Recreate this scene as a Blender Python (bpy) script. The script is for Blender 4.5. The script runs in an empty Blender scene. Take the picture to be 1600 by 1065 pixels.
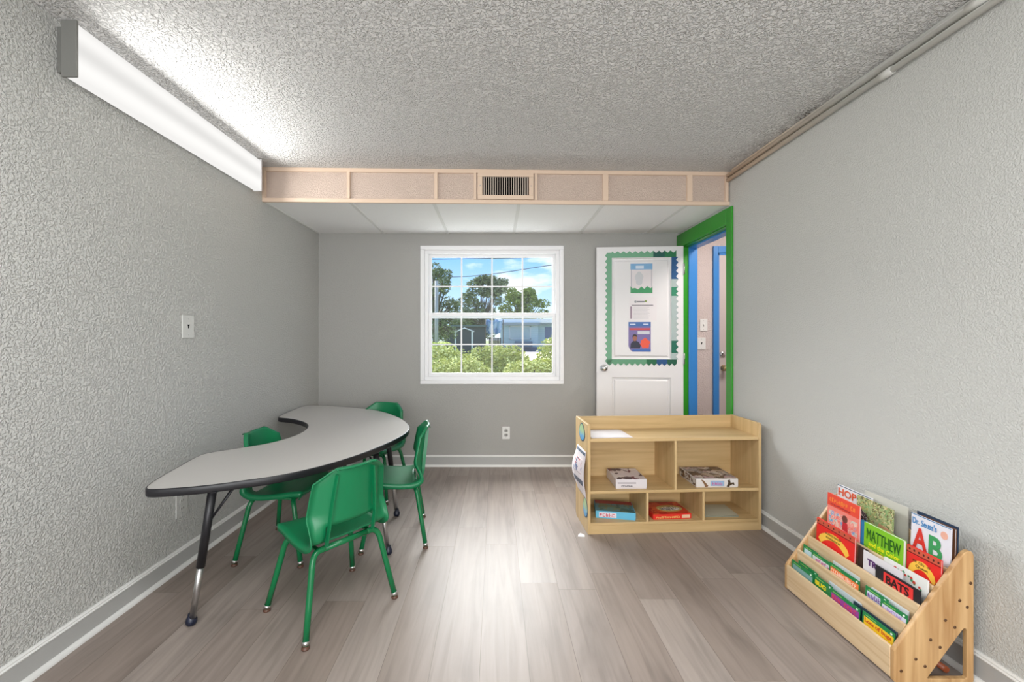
import bpy, bmesh, math, random
from math import radians as R, pi, sin, cos
from mathutils import Vector, Matrix, noise
random.seed(7)
SC = bpy.context.scene
COL = SC.collection

# ------------------------------------------------------------------ camera
F = 660.0                                   # focal length in pixels of a 1600 px wide frame
cam_d = bpy.data.cameras.new('camera'); cam = bpy.data.objects.new('camera', cam_d); COL.objects.link(cam)
cam_d.sensor_width = 36; cam_d.sensor_fit = 'HORIZONTAL'; cam_d.lens = 36 * F / 1600
cam_d.shift_x = 25 / 1600; cam_d.shift_y = -7.5 / 1600
cam_d.clip_start = 0.02; cam_d.clip_end = 600
cam.location = (0, 0, 1.2); cam.rotation_euler = (R(90), 0, 0)
SC.camera = cam
# ------------------------------------------------------------------ view
SC.view_settings.view_transform = 'Standard'
SC.view_settings.look = 'None'
SC.view_settings.gamma = 1
SC.view_settings.use_curve_mapping = False
SC.view_settings.exposure = 0.46
# ------------------------------------------------------------------ sky
world = bpy.data.worlds.new('sky'); SC.world = world; world.use_nodes = True
def build_world():
    nt = world.node_tree; nt.nodes.clear(); N = nt.nodes.new; L = nt.links.new
    out = N('ShaderNodeOutputWorld'); bg = N('ShaderNodeBackground'); L(bg.outputs[0], out.inputs[0])
    tc = N('ShaderNodeTexCoord'); sep = N('ShaderNodeSeparateXYZ'); L(tc.outputs['Generated'], sep.inputs[0])
    ramp = N('ShaderNodeValToRGB'); L(sep.outputs['Z'], ramp.inputs[0])
    e = ramp.color_ramp.elements
    e[0].position = 0.0; e[0].color = (0.62, 0.78, 0.95, 1)
    e[1].position = 0.6; e[1].color = (0.10, 0.28, 0.70, 1)
    m = e.new(0.2); m.color = (0.20, 0.46, 0.88, 1)
    mp = N('ShaderNodeMapping'); mp.inputs['Scale'].default_value = (3.0, 3.0, 9.0); mp.inputs['Location'].default_value = (0.6, 0.3, 0.35)
    L(tc.outputs['Generated'], mp.inputs[0])
    nz = N('ShaderNodeTexNoise'); nz.inputs['Scale'].default_value = 2.2; nz.inputs['Detail'].default_value = 6; L(mp.outputs[0], nz.inputs['Vector'])
    cr = N('ShaderNodeValToRGB'); cr.color_ramp.elements[0].position = 0.50; cr.color_ramp.elements[1].position = 0.66; L(nz.outputs[0], cr.inputs[0])
    mix = N('ShaderNodeMix'); mix.data_type = 'RGBA'; mix.inputs['B'].default_value = (0.95, 0.96, 0.98, 1)
    L(cr.outputs[0], mix.inputs['Factor']); L(ramp.outputs[0], mix.inputs['A'])
    L(mix.outputs['Result'], bg.inputs['Color']); bg.inputs['Strength'].default_value = 1.15
build_world()
# ------------------------------------------------------------------ lights
def sun_lamp(name, rot, strength, angle, col=(1, 1, 1)):
    d = bpy.data.lights.new(name, 'SUN'); d.energy = strength; d.angle = R(angle); d.color = col
    o = bpy.data.objects.new(name, d); COL.objects.link(o); o.rotation_euler = rot; return o
def area_lamp(name, loc, rot, sx, sy, power, col=(1, 1, 1)):
    d = bpy.data.lights.new(name, 'AREA'); d.shape = 'RECTANGLE'; d.size = sx; d.size_y = sy; d.energy = power; d.color = col
    o = bpy.data.objects.new(name, d); COL.objects.link(o); o.location = loc; o.rotation_euler = rot; return o
# hazy high sun beyond the house, coming in through the window
sun_lamp('sun', (R(-54), 0, R(20)), 15.0, 58, (1.0, 0.98, 0.96))
# added area fill behind the photographer, no real window there
area_lamp('rear_fill', (0.1, -2.0, 1.30), (R(100), 0, 0), 2.8, 2.0, 92, (0.97, 0.985, 1.0))
# added overhead fill, out of view above the near end of the room
area_lamp('overhead_fill', (-0.1, 0.6, 2.35), (0, 0, 0), 1.2, 0.5, 20, (0.98, 0.99, 1.0))
# tube of the wall fixture
area_lamp('tube_light', (-1.5625, 2.195, 2.225), (0, R(-90), 0), 0.012, 1.20, 6, (1.0, 0.99, 0.97)).data.spread = R(150)
area_lamp('corridor_fill', (2.3, 3.0, 2.36), (0, 0, 0), 0.5, 0.5, 22, (1.0, 0.90, 0.84))  # unseen fill added to brighten the corridor beyond the doorway
FIXTURE_HOT, FIXTURE_MID = 0.80, 0.46

# ------------------------------------------------------------------ materials
def srgb(r, g, b):
    f = lambda c: (c / 255) / 12.92 if c / 255 <= 0.04045 else ((c / 255 + 0.055) / 1.055) ** 2.4
    return (f(r), f(g), f(b), 1)
def mat(name, col=(0.8, 0.8, 0.8, 1), rough=0.5, metal=0.0, spec=0.5, emis=None, estr=0.0, trans=0.0):
    m = bpy.data.materials.new(name); m.use_nodes = True
    p = m.node_tree.nodes['Principled BSDF']
    p.inputs['Base Color'].default_value = col; p.inputs['Roughness'].default_value = rough
    p.inputs['Metallic'].default_value = metal; p.inputs['Specular IOR Level'].default_value = spec
    if emis: p.inputs['Emission Color'].default_value = emis; p.inputs['Emission Strength'].default_value = estr
    if trans: p.inputs['Transmission Weight'].default_value = trans
    return m
def P(m): return m.node_tree.nodes['Principled BSDF']
def node(m, t): return m.node_tree.nodes.new(t)
def link(m, a, b): m.node_tree.links.new(a, b)
def ramp_node(m, stops):
    r = node(m, 'ShaderNodeValToRGB'); el = r.color_ramp.elements
    el[0].position, el[0].color = stops[0]; el[1].position, el[1].color = stops[-1]
    for p, c in stops[1:-1]:
        k = el.new(p); k.color = c
    return r
def grey(v): return (v, v, v, 1)
def coords(m, scale=(1, 1, 1), loc=(0, 0, 0), rot=(0, 0, 0), kind='Object'):
    tc = node(m, 'ShaderNodeTexCoord'); mp = node(m, 'ShaderNodeMapping')
    mp.inputs['Scale'].default_value = scale; mp.inputs['Location'].default_value = loc; mp.inputs['Rotation'].default_value = rot
    link(m, tc.outputs[kind], mp.inputs[0]); return mp.outputs[0]
def plaster(name, col, scale, dist, rough=0.55, lo=0.42, hi=0.62, stain=0.0, spec=0.35):
    """sprayed wall texture: raised blobs through a bump, faint tone drift"""
    m = mat(name, col, rough, spec=spec); v = coords(m)
    n = node(m, 'ShaderNodeTexNoise'); n.inputs['Scale'].default_value = scale; n.inputs['Detail'].default_value = 2.5
    n.inputs['Roughness'].default_value = 0.55; n.inputs['Distortion'].default_value = 0.6
    link(m, v, n.inputs['Vector'])
    r = ramp_node(m, [(lo, grey(0)), (hi, grey(1))]); r.color_ramp.interpolation = 'EASE'; link(m, n.outputs[0], r.inputs[0])
    b = node(m, 'ShaderNodeBump'); b.inputs['Distance'].default_value = dist; b.inputs['Strength'].default_value = 1
    link(m, r.outputs[0], b.inputs['Height']); link(m, b.outputs[0], P(m).inputs['Normal'])
    if stain:
        n2 = node(m, 'ShaderNodeTexNoise'); n2.inputs['Scale'].default_value = 2.0; n2.inputs['Detail'].default_value = 5; link(m, v, n2.inputs['Vector'])
        mx = node(m, 'ShaderNodeMix'); mx.data_type = 'RGBA'; mx.inputs['A'].default_value = tuple(c * (1 - stain) for c in col[:3]) + (1,)
        mx.inputs['B'].default_value = col; link(m, n2.outputs[0], mx.inputs['Factor']); link(m, mx.outputs['Result'], P(m).inputs['Base Color'])
    return m
def wood(name, dark, light, scale=(1.5, 1.5, 30), rough=0.45, knots=False, strength=1.0, along='Z'):
    m = mat(name, light, rough, spec=0.4)
    sc = {'Z': (scale[2], scale[2], scale[0]), 'X': (scale[0], scale[2], scale[2]), 'Y': (scale[2], scale[0], scale[2])}[along]
    v = coords(m, sc)
    n = node(m, 'ShaderNodeTexNoise'); n.inputs['Scale'].default_value = 1.0; n.inputs['Detail'].default_value = 5; n.inputs['Distortion'].default_value = 0.8
    link(m, v, n.inputs['Vector'])
    r = ramp_node(m, [(0.3, dark), (0.5, tuple((a + b) / 2 for a, b in zip(dark, light))), (0.7, light)]); link(m, n.outputs[0], r.inputs[0])
    link(m, r.outputs[0], P(m).inputs['Base Color'])
    return m
M = {}
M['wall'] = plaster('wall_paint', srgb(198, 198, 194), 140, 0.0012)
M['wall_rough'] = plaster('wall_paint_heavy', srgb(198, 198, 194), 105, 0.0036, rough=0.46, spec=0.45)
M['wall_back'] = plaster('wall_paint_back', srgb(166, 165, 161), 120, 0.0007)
M['ceiling'] = plaster('popcorn_ceiling', srgb(224, 223, 221), 76, 0.0085, rough=0.8, lo=0.40, hi=0.60, spec=0.2)
def ceiling_stain(m):
    v = coords(m); s_ = node(m, 'ShaderNodeSeparateXYZ'); link(m, v, s_.inputs[0])
    mr = node(m, 'ShaderNodeMapRange'); mr.inputs['From Min'].default_value = 1.52; mr.inputs['From Max'].default_value = 1.66; link(m, s_.outputs['X'], mr.inputs['Value'])
    n1 = node(m, 'ShaderNodeTexNoise'); n1.inputs['Scale'].default_value = 3.5; n1.inputs['Detail'].default_value = 3; link(m, v, n1.inputs['Vector'])
    n2 = node(m, 'ShaderNodeTexNoise'); n2.inputs['Scale'].default_value = 90; n2.inputs['Detail'].default_value = 2; link(m, v, n2.inputs['Vector'])
    r1 = ramp_node(m, [(0.42, grey(0)), (0.60, grey(1))]); link(m, n1.outputs[0], r1.inputs[0]); r2 = ramp_node(m, [(0.45, grey(0)), (0.58, grey(1))]); link(m, n2.outputs[0], r2.inputs[0])
    a = node(m, 'ShaderNodeMath'); a.operation = 'MULTIPLY'; link(m, mr.outputs[0], a.inputs[0]); link(m, r1.outputs[0], a.inputs[1])
    b = node(m, 'ShaderNodeMath'); b.operation = 'MULTIPLY'; link(m, a.outputs[0], b.inputs[0]); link(m, r2.outputs[0], b.inputs[1])
    mx = node(m, 'ShaderNodeMix'); mx.data_type = 'RGBA'; mx.inputs['A'].default_value = srgb(224, 223, 221); mx.inputs['B'].default_value = srgb(96, 88, 80)
    link(m, b.outputs[0], mx.inputs['Factor']); link(m, mx.outputs['Result'], P(m).inputs['Base Color'])
ceiling_stain(M['ceiling'])
M['hall'] = plaster('corridor_paint', srgb(205, 192, 188), 90, 0.002)
M['base_grey'] = mat('baseboard_paint', srgb(176, 176, 174), 0.35)
M['base_white'] = mat('trim_white', srgb(225, 225, 222), 0.35)
M['white'] = mat('white_paint', srgb(222, 221, 222), 0.35)
M['vinyl'] = mat('window_vinyl', srgb(235, 235, 236), 0.3)
M['green_trim'] = mat('green_gloss_paint', srgb(44, 142, 34), 0.35)
M['blue_trim'] = mat('blue_gloss_paint', srgb(58, 130, 200), 0.3)
M['plastic'] = mat('green_plastic', srgb(10, 116, 72), 0.36)
M['tube'] = mat('green_enamel', srgb(10, 108, 62), 0.25)
M['chrome'] = mat('chrome', grey(0.75), 0.18, 1.0)
M['steel'] = mat('brushed_steel', grey(0.45), 0.35, 1.0)
M['brown_pad'] = mat('brown_glide', srgb(88, 58, 44), 0.4)
M['black'] = mat('black_edge', srgb(26, 26, 30), 0.4)
M['navy'] = mat('navy_glide', srgb(22, 28, 48), 0.35)
M['laminate'] = mat('grey_laminate', srgb(196, 193, 189), 0.32)
M['maple'] = wood('maple_laminate', srgb(186, 156, 108), srgb(210, 181, 134), (1.2, 1.2, 22), 0.4, along='X')
M['maple_v'] = wood('maple_laminate_upright', srgb(186, 156, 108), srgb(210, 181, 134), (1.2, 1.2, 22), 0.4, along='Z')
M['pine'] = wood('pine', srgb(172, 128, 80), srgb(212, 174, 124), (1.6, 1.6, 34), 0.35, along='Z')
M['pine_y'] = wood('pine_board', srgb(204, 172, 130), srgb(230, 206, 170), (1.6, 1.6, 34), 0.4, along='Y')
M['tile'] = plaster('ceiling_tile', srgb(244, 244, 243), 140, 0.001, rough=0.8)
M['tan'] = mat('tan_paint', srgb(214, 190, 168), 0.5)
M['fascia_panel'] = plaster('tan_fissured_panel', srgb(214, 194, 180), 150, 0.0026, rough=0.7, stain=0.10)
M['dark'] = mat('dark_void', srgb(8, 5, 4), 0.9, spec=0.1)
M['paper'] = mat('paper', srgb(226, 222, 224), 0.6)
M['leafcol'] = None
_c = {}
def flat(r, g, b, rough=0.45):
    k = (r, g, b, rough)
    if k not in _c: _c[k] = mat('colour_%02x%02x%02x' % (r, g, b), srgb(r, g, b), rough)
    return _c[k]

# floor: vinyl planks running into the room
def floor_mat():
    m = mat('vinyl_plank', grey(0.3), 0.42, spec=0.45)
    tcx = node(m, 'ShaderNodeTexCoord'); sx = node(m, 'ShaderNodeSeparateXYZ'); link(m, tcx.outputs['Object'], sx.inputs[0])
    def math_(op, a, b_=None, c_=None):
        n_ = node(m, 'ShaderNodeMath'); n_.operation = op
        for i_, q_ in enumerate((a, b_, c_)):
            if q_ is None: continue
            if isinstance(q_, (int, float)): n_.inputs[i_].default_value = q_
            else: link(m, q_, n_.inputs[i_])
        return n_.outputs[0]
    fx = math_('MULTIPLY_ADD', sx.outputs['X'], 1 / 0.178, 20.33); row = math_('FLOOR', fx); px_ = math_('FRACT', fx)
    w1 = node(m, 'ShaderNodeTexWhiteNoise'); w1.noise_dimensions = '1D'; link(m, row, w1.inputs['W'])
    fy = math_('MULTIPLY_ADD', sx.outputs['Y'], 1 / 1.22, 20.0); fy = math_('ADD', fy, w1.outputs['Value']); idy = math_('FLOOR', fy); py_ = math_('FRACT', fy)
    cb = node(m, 'ShaderNodeCombineXYZ'); link(m, row, cb.inputs[0]); link(m, idy, cb.inputs[1])
    w2 = node(m, 'ShaderNodeTexWhiteNoise'); w2.noise_dimensions = '3D'; link(m, cb.outputs[0], w2.inputs['Vector'])
    ex = math_('LESS_THAN', math_('MULTIPLY', math_('MINIMUM', px_, math_('SUBTRACT', 1.0, px_)), 0.178), 0.0009)
    ey = math_('LESS_THAN', math_('MULTIPLY', math_('MINIMUM', py_, math_('SUBTRACT', 1.0, py_)), 1.22), 0.0009)
    seam_f = math_('MULTIPLY', math_('MAXIMUM', ex, ey), 0.75)
    tone = ramp_node(m, [(0.0, srgb(148, 134, 125)), (0.5, srgb(155, 142, 134)), (1.0, srgb(161, 149, 141))]); link(m, w2.outputs['Value'], tone.inputs[0])
    # grain, offset per plank
    tc = node(m, 'ShaderNodeTexCoord'); add = node(m, 'ShaderNodeVectorMath'); add.operation = 'MULTIPLY_ADD'
    link(m, w2.outputs['Color'], add.inputs[0]); add.inputs[1].default_value = (13.1, 17.7, 5.0); link(m, tc.outputs['Object'], add.inputs[2])
    mp = node(m, 'ShaderNodeMapping'); mp.inputs['Scale'].default_value = (26, 1.6, 1); link(m, add.outputs[0], mp.inputs[0])
    n = node(m, 'ShaderNodeTexNoise'); n.inputs['Scale'].default_value = 1.0; n.inputs['Detail'].default_value = 6; n.inputs['Distortion'].default_value = 1.2; link(m, mp.outputs[0], n.inputs['Vector'])
    g = ramp_node(m, [(0.30, grey(0.76)), (0.5, grey(0.93)), (0.72, grey(1.05))]); link(m, n.outputs[0], g.inputs[0])
    mp2 = node(m, 'ShaderNodeMapping'); mp2.inputs['Scale'].default_value = (5, 1.5, 1); link(m, add.outputs[0], mp2.inputs[0])
    n2 = node(m, 'ShaderNodeTexNoise'); n2.inputs['Scale'].default_value = 1.0; n2.inputs['Detail'].default_value = 3; n2.inputs['Distortion'].default_value = 0.8; link(m, mp2.outputs[0], n2.inputs['Vector'])
    g2 = ramp_node(m, [(0.25, grey(0.70)), (0.42, grey(0.94)), (1.0, grey(1.08))]); link(m, n2.outputs[0], g2.inputs[0])
    def mul(a, b):
        x = node(m, 'ShaderNodeMix'); x.data_type = 'RGBA'; x.blend_type = 'MULTIPLY'; x.inputs['Factor'].default_value = 1
        link(m, a, x.inputs['A']); link(m, b, x.inputs['B']); return x.outputs['Result']
    c = mul(mul(tone.outputs[0], g.outputs[0]), g2.outputs[0])
    seam = node(m, 'ShaderNodeMix'); seam.data_type = 'RGBA'; seam.inputs['B'].default_value = srgb(92, 80, 72)
    link(m, seam_f, seam.inputs['Factor']); link(m, c, seam.inputs['A']); link(m, seam.outputs['Result'], P(m).inputs['Base Color'])
    b = node(m, 'ShaderNodeBump'); b.inputs['Distance'].default_value = 0.0006; link(m, n.outputs[0], b.inputs['Height']); link(m, b.outputs[0], P(m).inputs['Normal'])
    return m
M['floor'] = floor_mat()

# ------------------------------------------------------------------ mesh helpers
def link_mesh(name, me, m, parent=None, smooth=False, bevel=0.0, seg=2):
    o = bpy.data.objects.new(name, me); COL.objects.link(o)
    if m is not None:
        for k in (m if isinstance(m, (list, tuple)) else [m]): me.materials.append(k)
    if smooth:
        for p in me.polygons: p.use_smooth = True
    if bevel:
        b = o.modifiers.new('bevel', 'BEVEL'); b.width = bevel; b.segments = seg; b.limit_method = 'ANGLE'; b.angle_limit = R(40)
    if parent is not None: o.parent = parent
    return o
def from_bm(name, bm, m, parent=None, smooth=False, bevel=0.0, seg=2):
    me = bpy.data.meshes.new(name); bmesh.ops.recalc_face_normals(bm, faces=bm.faces); bm.to_mesh(me); bm.free()
    return link_mesh(name, me, m, parent, smooth, bevel, seg)
def add_box(bm, x0, x1, y0, y1, z0, z1, mi=0):
    v = [bm.verts.new(p) for p in ((x0, y0, z0), (x1, y0, z0), (x1, y1, z0), (x0, y1, z0), (x0, y0, z1), (x1, y0, z1), (x1, y1, z1), (x0, y1, z1))]
    for f in ((3, 2, 1, 0), (4, 5, 6, 7), (0, 1, 5, 4), (1, 2, 6, 5), (2, 3, 7, 6), (3, 0, 4, 7)):
        bm.faces.new([v[i] for i in f]).material_index = mi
def boxes(name, L, m, parent=None, bevel=0.0):
    bm = bmesh.new()
    for b in L: add_box(bm, *b)
    return from_bm(name, bm, m, parent, bevel=bevel)
def frame_axes(d):
    d = d.normalized(); a = Vector((0, 0, 1)) if abs(d.z) < 0.9 else Vector((1, 0, 0))
    u = d.cross(a).normalized(); return u, d.cross(u).normalized()
def catmull(pts, n=6, closed=False):
    P_ = [Vector(p) for p in pts]; out = []; N = len(P_)
    for i in range(N if closed else N - 1):
        g = (lambda k: P_[k % N]) if closed else (lambda k: P_[max(0, min(N - 1, k))])
        a, b, c, d = g(i - 1), g(i), g(i + 1), g(i + 2)
        for j in range(n):
            t = j / n
            out.append(0.5 * ((2 * b) + (c - a) * t + (2 * a - 5 * b + 4 * c - d) * t * t + (3 * b - a - 3 * c + d) * t ** 3))
    if not closed: out.append(P_[-1])
    return out
def add_tube(bm, pts, rad, seg=12, cap=True, mi=0):
    pts = [Vector(p) for p in pts]; rr = rad if isinstance(rad, (list, tuple)) else [rad] * len(pts)
    rings = []; u = None
    for i, p in enumerate(pts):
        d = (pts[min(i + 1, len(pts) - 1)] - pts[max(i - 1, 0)]).normalized()
        if u is None: u, w = frame_axes(d)
        else:
            u = (u - d * u.dot(d)).normalized(); w = d.cross(u)
        rings.append([bm.verts.new(p + (u * cos(2 * pi * k / seg) + w * sin(2 * pi * k / seg)) * rr[i]) for k in range(seg)])
    for a, b in zip(rings, rings[1:]):
        for k in range(seg):
            f = bm.faces.new((a[k], a[(k + 1) % seg], b[(k + 1) % seg], b[k])); f.material_index = mi; f.smooth = True
    if cap:
        bm.faces.new(rings[0][::-1]).material_index = mi; bm.faces.new(rings[-1]).material_index = mi
def tube(name, pts, rad, m, parent=None, seg=12):
    bm = bmesh.new(); add_tube(bm, pts, rad, seg); return from_bm(name, bm, m, parent)
def lathe(name, prof, m, parent=None, seg=20, axis='Z', loc=(0, 0, 0)):
    """prof: (radius, height) pairs"""
    bm = bmesh.new(); rings = []
    for r, h in prof:
        ring = []
        for k in range(seg):
            a = 2 * pi * k / seg; x, y = r * cos(a), r * sin(a)
            p = (x, y, h) if axis == 'Z' else ((x, -h, y) if axis == 'Y' else (h, x, y))
            ring.append(bm.verts.new(Vector(p) + Vector(loc)))
        rings.append(ring)
    for a, b in zip(rings, rings[1:]):
        for k in range(seg):
            f = bm.faces.new((a[k], a[(k + 1) % seg], b[(k + 1) % seg], b[k])); f.smooth = True
    bm.faces.new(rings[0][::-1]); bm.faces.new(rings[-1])
    return from_bm(name, bm, m, parent)
def prism(name, poly, t0, t1, m, parent=None, axis='Z', bevel=0.0, holes=(), smooth_side=False):
    """extrude a 2D polygon (list of (a,b)) between t0 and t1 along axis; holes filled by triangulation"""
    bm = bmesh.new()
    def P3(a, b, t): return {'Z': (a, b, t), 'Y': (a, t, b), 'X': (t, a, b)}[axis]
    loops = [list(poly)] + [list(h) for h in holes]
    allv = []
    for t in (t0, t1):
        edges = []; vs_t = []
        for lp in loops:
            vs = [bm.verts.new(P3(a, b, t)) for a, b in lp]; vs_t.append(vs)
            for i in range(len(vs)): edges.append(bm.edges.new((vs[i], vs[(i + 1) % len(vs)])))
        if len(loops) == 1: bm.faces.new(vs_t[0])
        else: bmesh.ops.triangle_fill(bm, use_beauty=True, edges=edges)
        allv.append(vs_t)
    for A, B in zip(allv[0], allv[1]):
        for i in range(len(A)):
            j = (i + 1) % len(A); f = bm.faces.new((A[i], A[j], B[j], B[i])); f.smooth = smooth_side
    return from_bm(name, bm, m, parent, bevel=bevel)
def rounded(x0, x1, y0, y1, r, n=5):
    out = []
    for cx, cy, a0 in ((x1 - r, y0 + r, -90), (x1 - r, y1 - r, 0), (x0 + r, y1 - r, 90), (x0 + r, y0 + r, 180)):
        for k in range(n + 1):
            a = R(a0 + 90 * k / n); out.append((cx + r * cos(a), cy + r * sin(a)))
    return out
def thing(name, label, cat, loc=(0, 0, 0), rz=0.0, group=None, kind=None, rx=0.0):
    o = bpy.data.objects.new(name, None); COL.objects.link(o); o.empty_display_size = 0.05
    o.location = loc; o.rotation_euler = (rx, 0, rz)
    return tag(o, label, cat, group, kind)
def tag(o, label=None, cat=None, group=None, kind=None):
    if label: o['label'] = label
    if cat: o['category'] = cat
    if group: o['group'] = group
    if kind: o['kind'] = kind
    return o
def structure(o, label, cat): return tag(o, label, cat, kind='structure')
def lettering(name, text, size, m, parent, x, z, y=-0.0012, shear=0.0, width=None, bold=0.0, angle=0.0, thick=0.0004, height=None):
    """flat raised letters on a part's front face (local x right, z up, y into depth)"""
    cu = bpy.data.curves.new('lettering', 'FONT'); cu.body = text; cu.size = 1.0; cu.shear = shear; cu.offset = bold
    cu.extrude = thick; cu.resolution_u = 3
    o = bpy.data.objects.new('lettering', cu); COL.objects.link(o)
    bpy.context.view_layer.update()
    me = bpy.data.meshes.new_from_object(o.evaluated_get(bpy.context.evaluated_depsgraph_get()))
    bpy.data.objects.remove(o)
    xs = [v.co.x for v in me.vertices]; ys = [v.co.y for v in me.vertices]
    w = max(xs) - min(xs); h = max(ys) - min(ys)
    s = (width / w) if width else size; sh = (height / h) if height else s
    for v in me.vertices:
        a = (v.co.x - min(xs)) * s; b = (v.co.y - min(ys)) * sh
        v.co = Vector((x + a * cos(angle) - b * sin(angle), y - v.co.z, z + a * sin(angle) + b * cos(angle)))
    return link_mesh(name, me, m, parent)

def scribble(name, n, m, parent, x, z, width, height, y=-0.0016, seed=1, thick=0.0006):
    """a row of small letter-like strokes for print too fine to read in the photograph"""
    rg = random.Random(seed * 31 + n); bm = bmesh.new(); cw = width / n; t = cw * 0.2
    for i in range(n):
        if n > 5 and rg.random() < 0.12: continue
        x0 = x + i * cw; hh = height * rg.uniform(0.72, 1.0); wv = cw * 0.72
        add_box(bm, x0, x0 + t, y - thick, y, z, z + hh)
        for q in rg.sample((0, 1, 2, 3), 2):
            if q == 0: add_box(bm, x0, x0 + wv, y - thick, y, z + hh - t, z + hh)
            if q == 1: add_box(bm, x0, x0 + wv, y - thick, y, z + hh * 0.45, z + hh * 0.45 + t)
            if q == 2: add_box(bm, x0, x0 + wv, y - thick, y, z, z + t)
            if q == 3: add_box(bm, x0 + wv - t, x0 + wv, y - thick, y, z, z + hh * 0.8)
    return from_bm(name, bm, m, parent)
# ------------------------------------------------------------------ room shell
XL, XR, YB, YF, H, HS = -1.64, 1.685, 3.905, -2.3, 2.385, 2.15
structure(boxes('floor', [(XL - 0.1, 3.3, YF, 4.2, -0.05, 0)], M['floor']), 'grey brown wood-look vinyl plank floor', 'floor')
structure(boxes('ceiling', [(XL - 0.1, 3.3, YF, 4.2, H, H + 0.1)], M['ceiling']), 'grey popcorn textured ceiling of the room', 'ceiling')
structure(boxes('wall_left', [(XL - 0.12, XL, YF, 4.03, 0, H)], M['wall_rough']), 'grey heavily textured wall with the strip light', 'wall')
WX0, WX1, WZ0, WZ1 = -0.69, 0.616, 0.77, 2.02
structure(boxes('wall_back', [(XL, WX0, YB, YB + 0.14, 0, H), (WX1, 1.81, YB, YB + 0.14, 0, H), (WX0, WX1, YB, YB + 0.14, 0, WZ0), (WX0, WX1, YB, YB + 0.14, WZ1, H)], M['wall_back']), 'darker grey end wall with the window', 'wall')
DY0, DY1, DZ = 3.064, 3.81, 2.02
structure(boxes('wall_right', [(XR, XR + 0.12, YF, DY0, 0, H), (XR, XR + 0.12, DY1, YB, 0, H), (XR, XR + 0.12, DY0, DY1, DZ, H)], M['wall']), 'light grey textured wall with pipes along its top', 'wall')
structure(boxes('wall_front', [(XL - 0.1, 3.3, YF - 0.1, YF, 0, H)], M['wall']), 'grey wall behind the photographer', 'wall')
structure(boxes('wall_corridor_back', [(1.81, 3.2, 4.0, 4.12, 0, H)], M['hall']), 'pinkish wall seen through the open doorway', 'wall')
structure(boxes('wall_corridor_right', [(3.2, 3.3, YF, 4.12, 0, H)], M['hall']), 'far side wall of the corridor beyond the doorway', 'wall')
# lower ceiling of lay-in tiles in front of the window wall
def yf(x): return 2.965 + (x - XL) / (XR - XL) * 0.085        # front plane of the drop
low = prism('ceiling_lower', [(XL, yf(XL)), (XR, yf(XR)), (XR, YB), (XL, YB)], HS, HS + 0.012, M['tile'])
structure(low, 'lowered ceiling of white lay-in tiles above the window', 'ceiling')
for xa, xb in ((-1.035, -1.035), (-0.445, -0.45), (0.165, 0.17), (0.775, 0.78), (1.385, 1.39)):
    boxes('tile_rail', [(xa - 0.012, xa + 0.012, yf(xa) + 0.01, YB, HS - 0.004, HS + 0.001)], M['base_white'], low)
boxes('tile_rail', [(XL, XL + 0.018, yf(XL) + 0.01, YB, HS - 0.005, HS + 0.001)], M['base_white'], low)
# tan fascia
fas = structure(thing('trim_1', 'tan painted panelled drop across the room above the window', 'ceiling trim', (XL, yf(XL), HS)), None, None)
ang = math.atan2(0.085, XR - XL); fas.rotation_euler = (0, 0, ang); FL = (XR - XL) / cos(ang)
boxes('fascia_panel', [(0, FL, 0.008, 0.02, 0.0, H - HS)], M['fascia_panel'], fas)
boxes('fascia_rail', [(0, FL, -0.006, 0.012, H - HS - 0.028, H - HS)], M['tan'], fas, 0.002)
boxes('fascia_rail', [(0, FL, -0.006, 0.012, -0.008, 0.020)], M['tan'], fas, 0.002)
for xc, w in ((0.012, 0.024), (0.60, 0.022), (1.215, 0.024), (1.492, 0.018), (1.925, 0.018), (2.425, 0.040), (3.035, 0.040), (3.305, 0.022)):
    boxes('fascia_post', [(xc - w / 2, xc + w / 2, -0.008, 0.012, 0.02, H - HS - 0.028)], M['tan'], fas, 0.002)
# baseboards: tall grey board with white cap and white shoe
def baseboard(name, label, pts, inward):
    """run from pts[0] to pts[1]; inward = unit vector into the room"""
    a, b = Vector(pts[0]), Vector(pts[1]); n = Vector(inward)
    def strip(nm, prof, m, par):
        bm = bmesh.new(); A = [bm.verts.new((a.x + n.x * d, a.y + n.y * d, z)) for d, z in prof]; B = [bm.verts.new((b.x + n.x * d, b.y + n.y * d, z)) for d, z in prof]
        for i in range(len(prof)):
            j = (i + 1) % len(prof); bm.faces.new((A[i], A[j], B[j], B[i]))
        bm.faces.new(A); bm.faces.new(B[::-1])
        return from_bm(nm, bm, m, par)
    root = structure(thing(name, label, 'baseboard'), None, None)
    strip('board', [(0, 0), (0.012, 0), (0.012, 0.088), (0, 0.088)], M['base_grey'], root)
    strip('cap', [(0, 0.086), (0.014, 0.086), (0.016, 0.091), (0.011, 0.095), (0.012, 0.099), (0.006, 0.104), (0, 0.104)], M['base_white'], root)
    q = [(0.012, 0)] + [(0.012 + 0.016 * cos(t), 0.018 * sin(t)) for t in (0, 0.4, 0.8, 1.2, 1.57)]
    strip('shoe', q, M['base_white'], root)
baseboard('baseboard_left', 'grey baseboard with white cap along the strip-light wall', [(XL, YF), (XL, YB)], (1, 0))
baseboard('baseboard_back', 'grey baseboard with white cap under the window', [(XL, YB), (1.685, YB)], (0, -1))
baseboard('baseboard_right', 'grey baseboard with white cap behind the pine book rack', [(XR, YF), (XR, 2.985)], (-1, 0))

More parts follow.
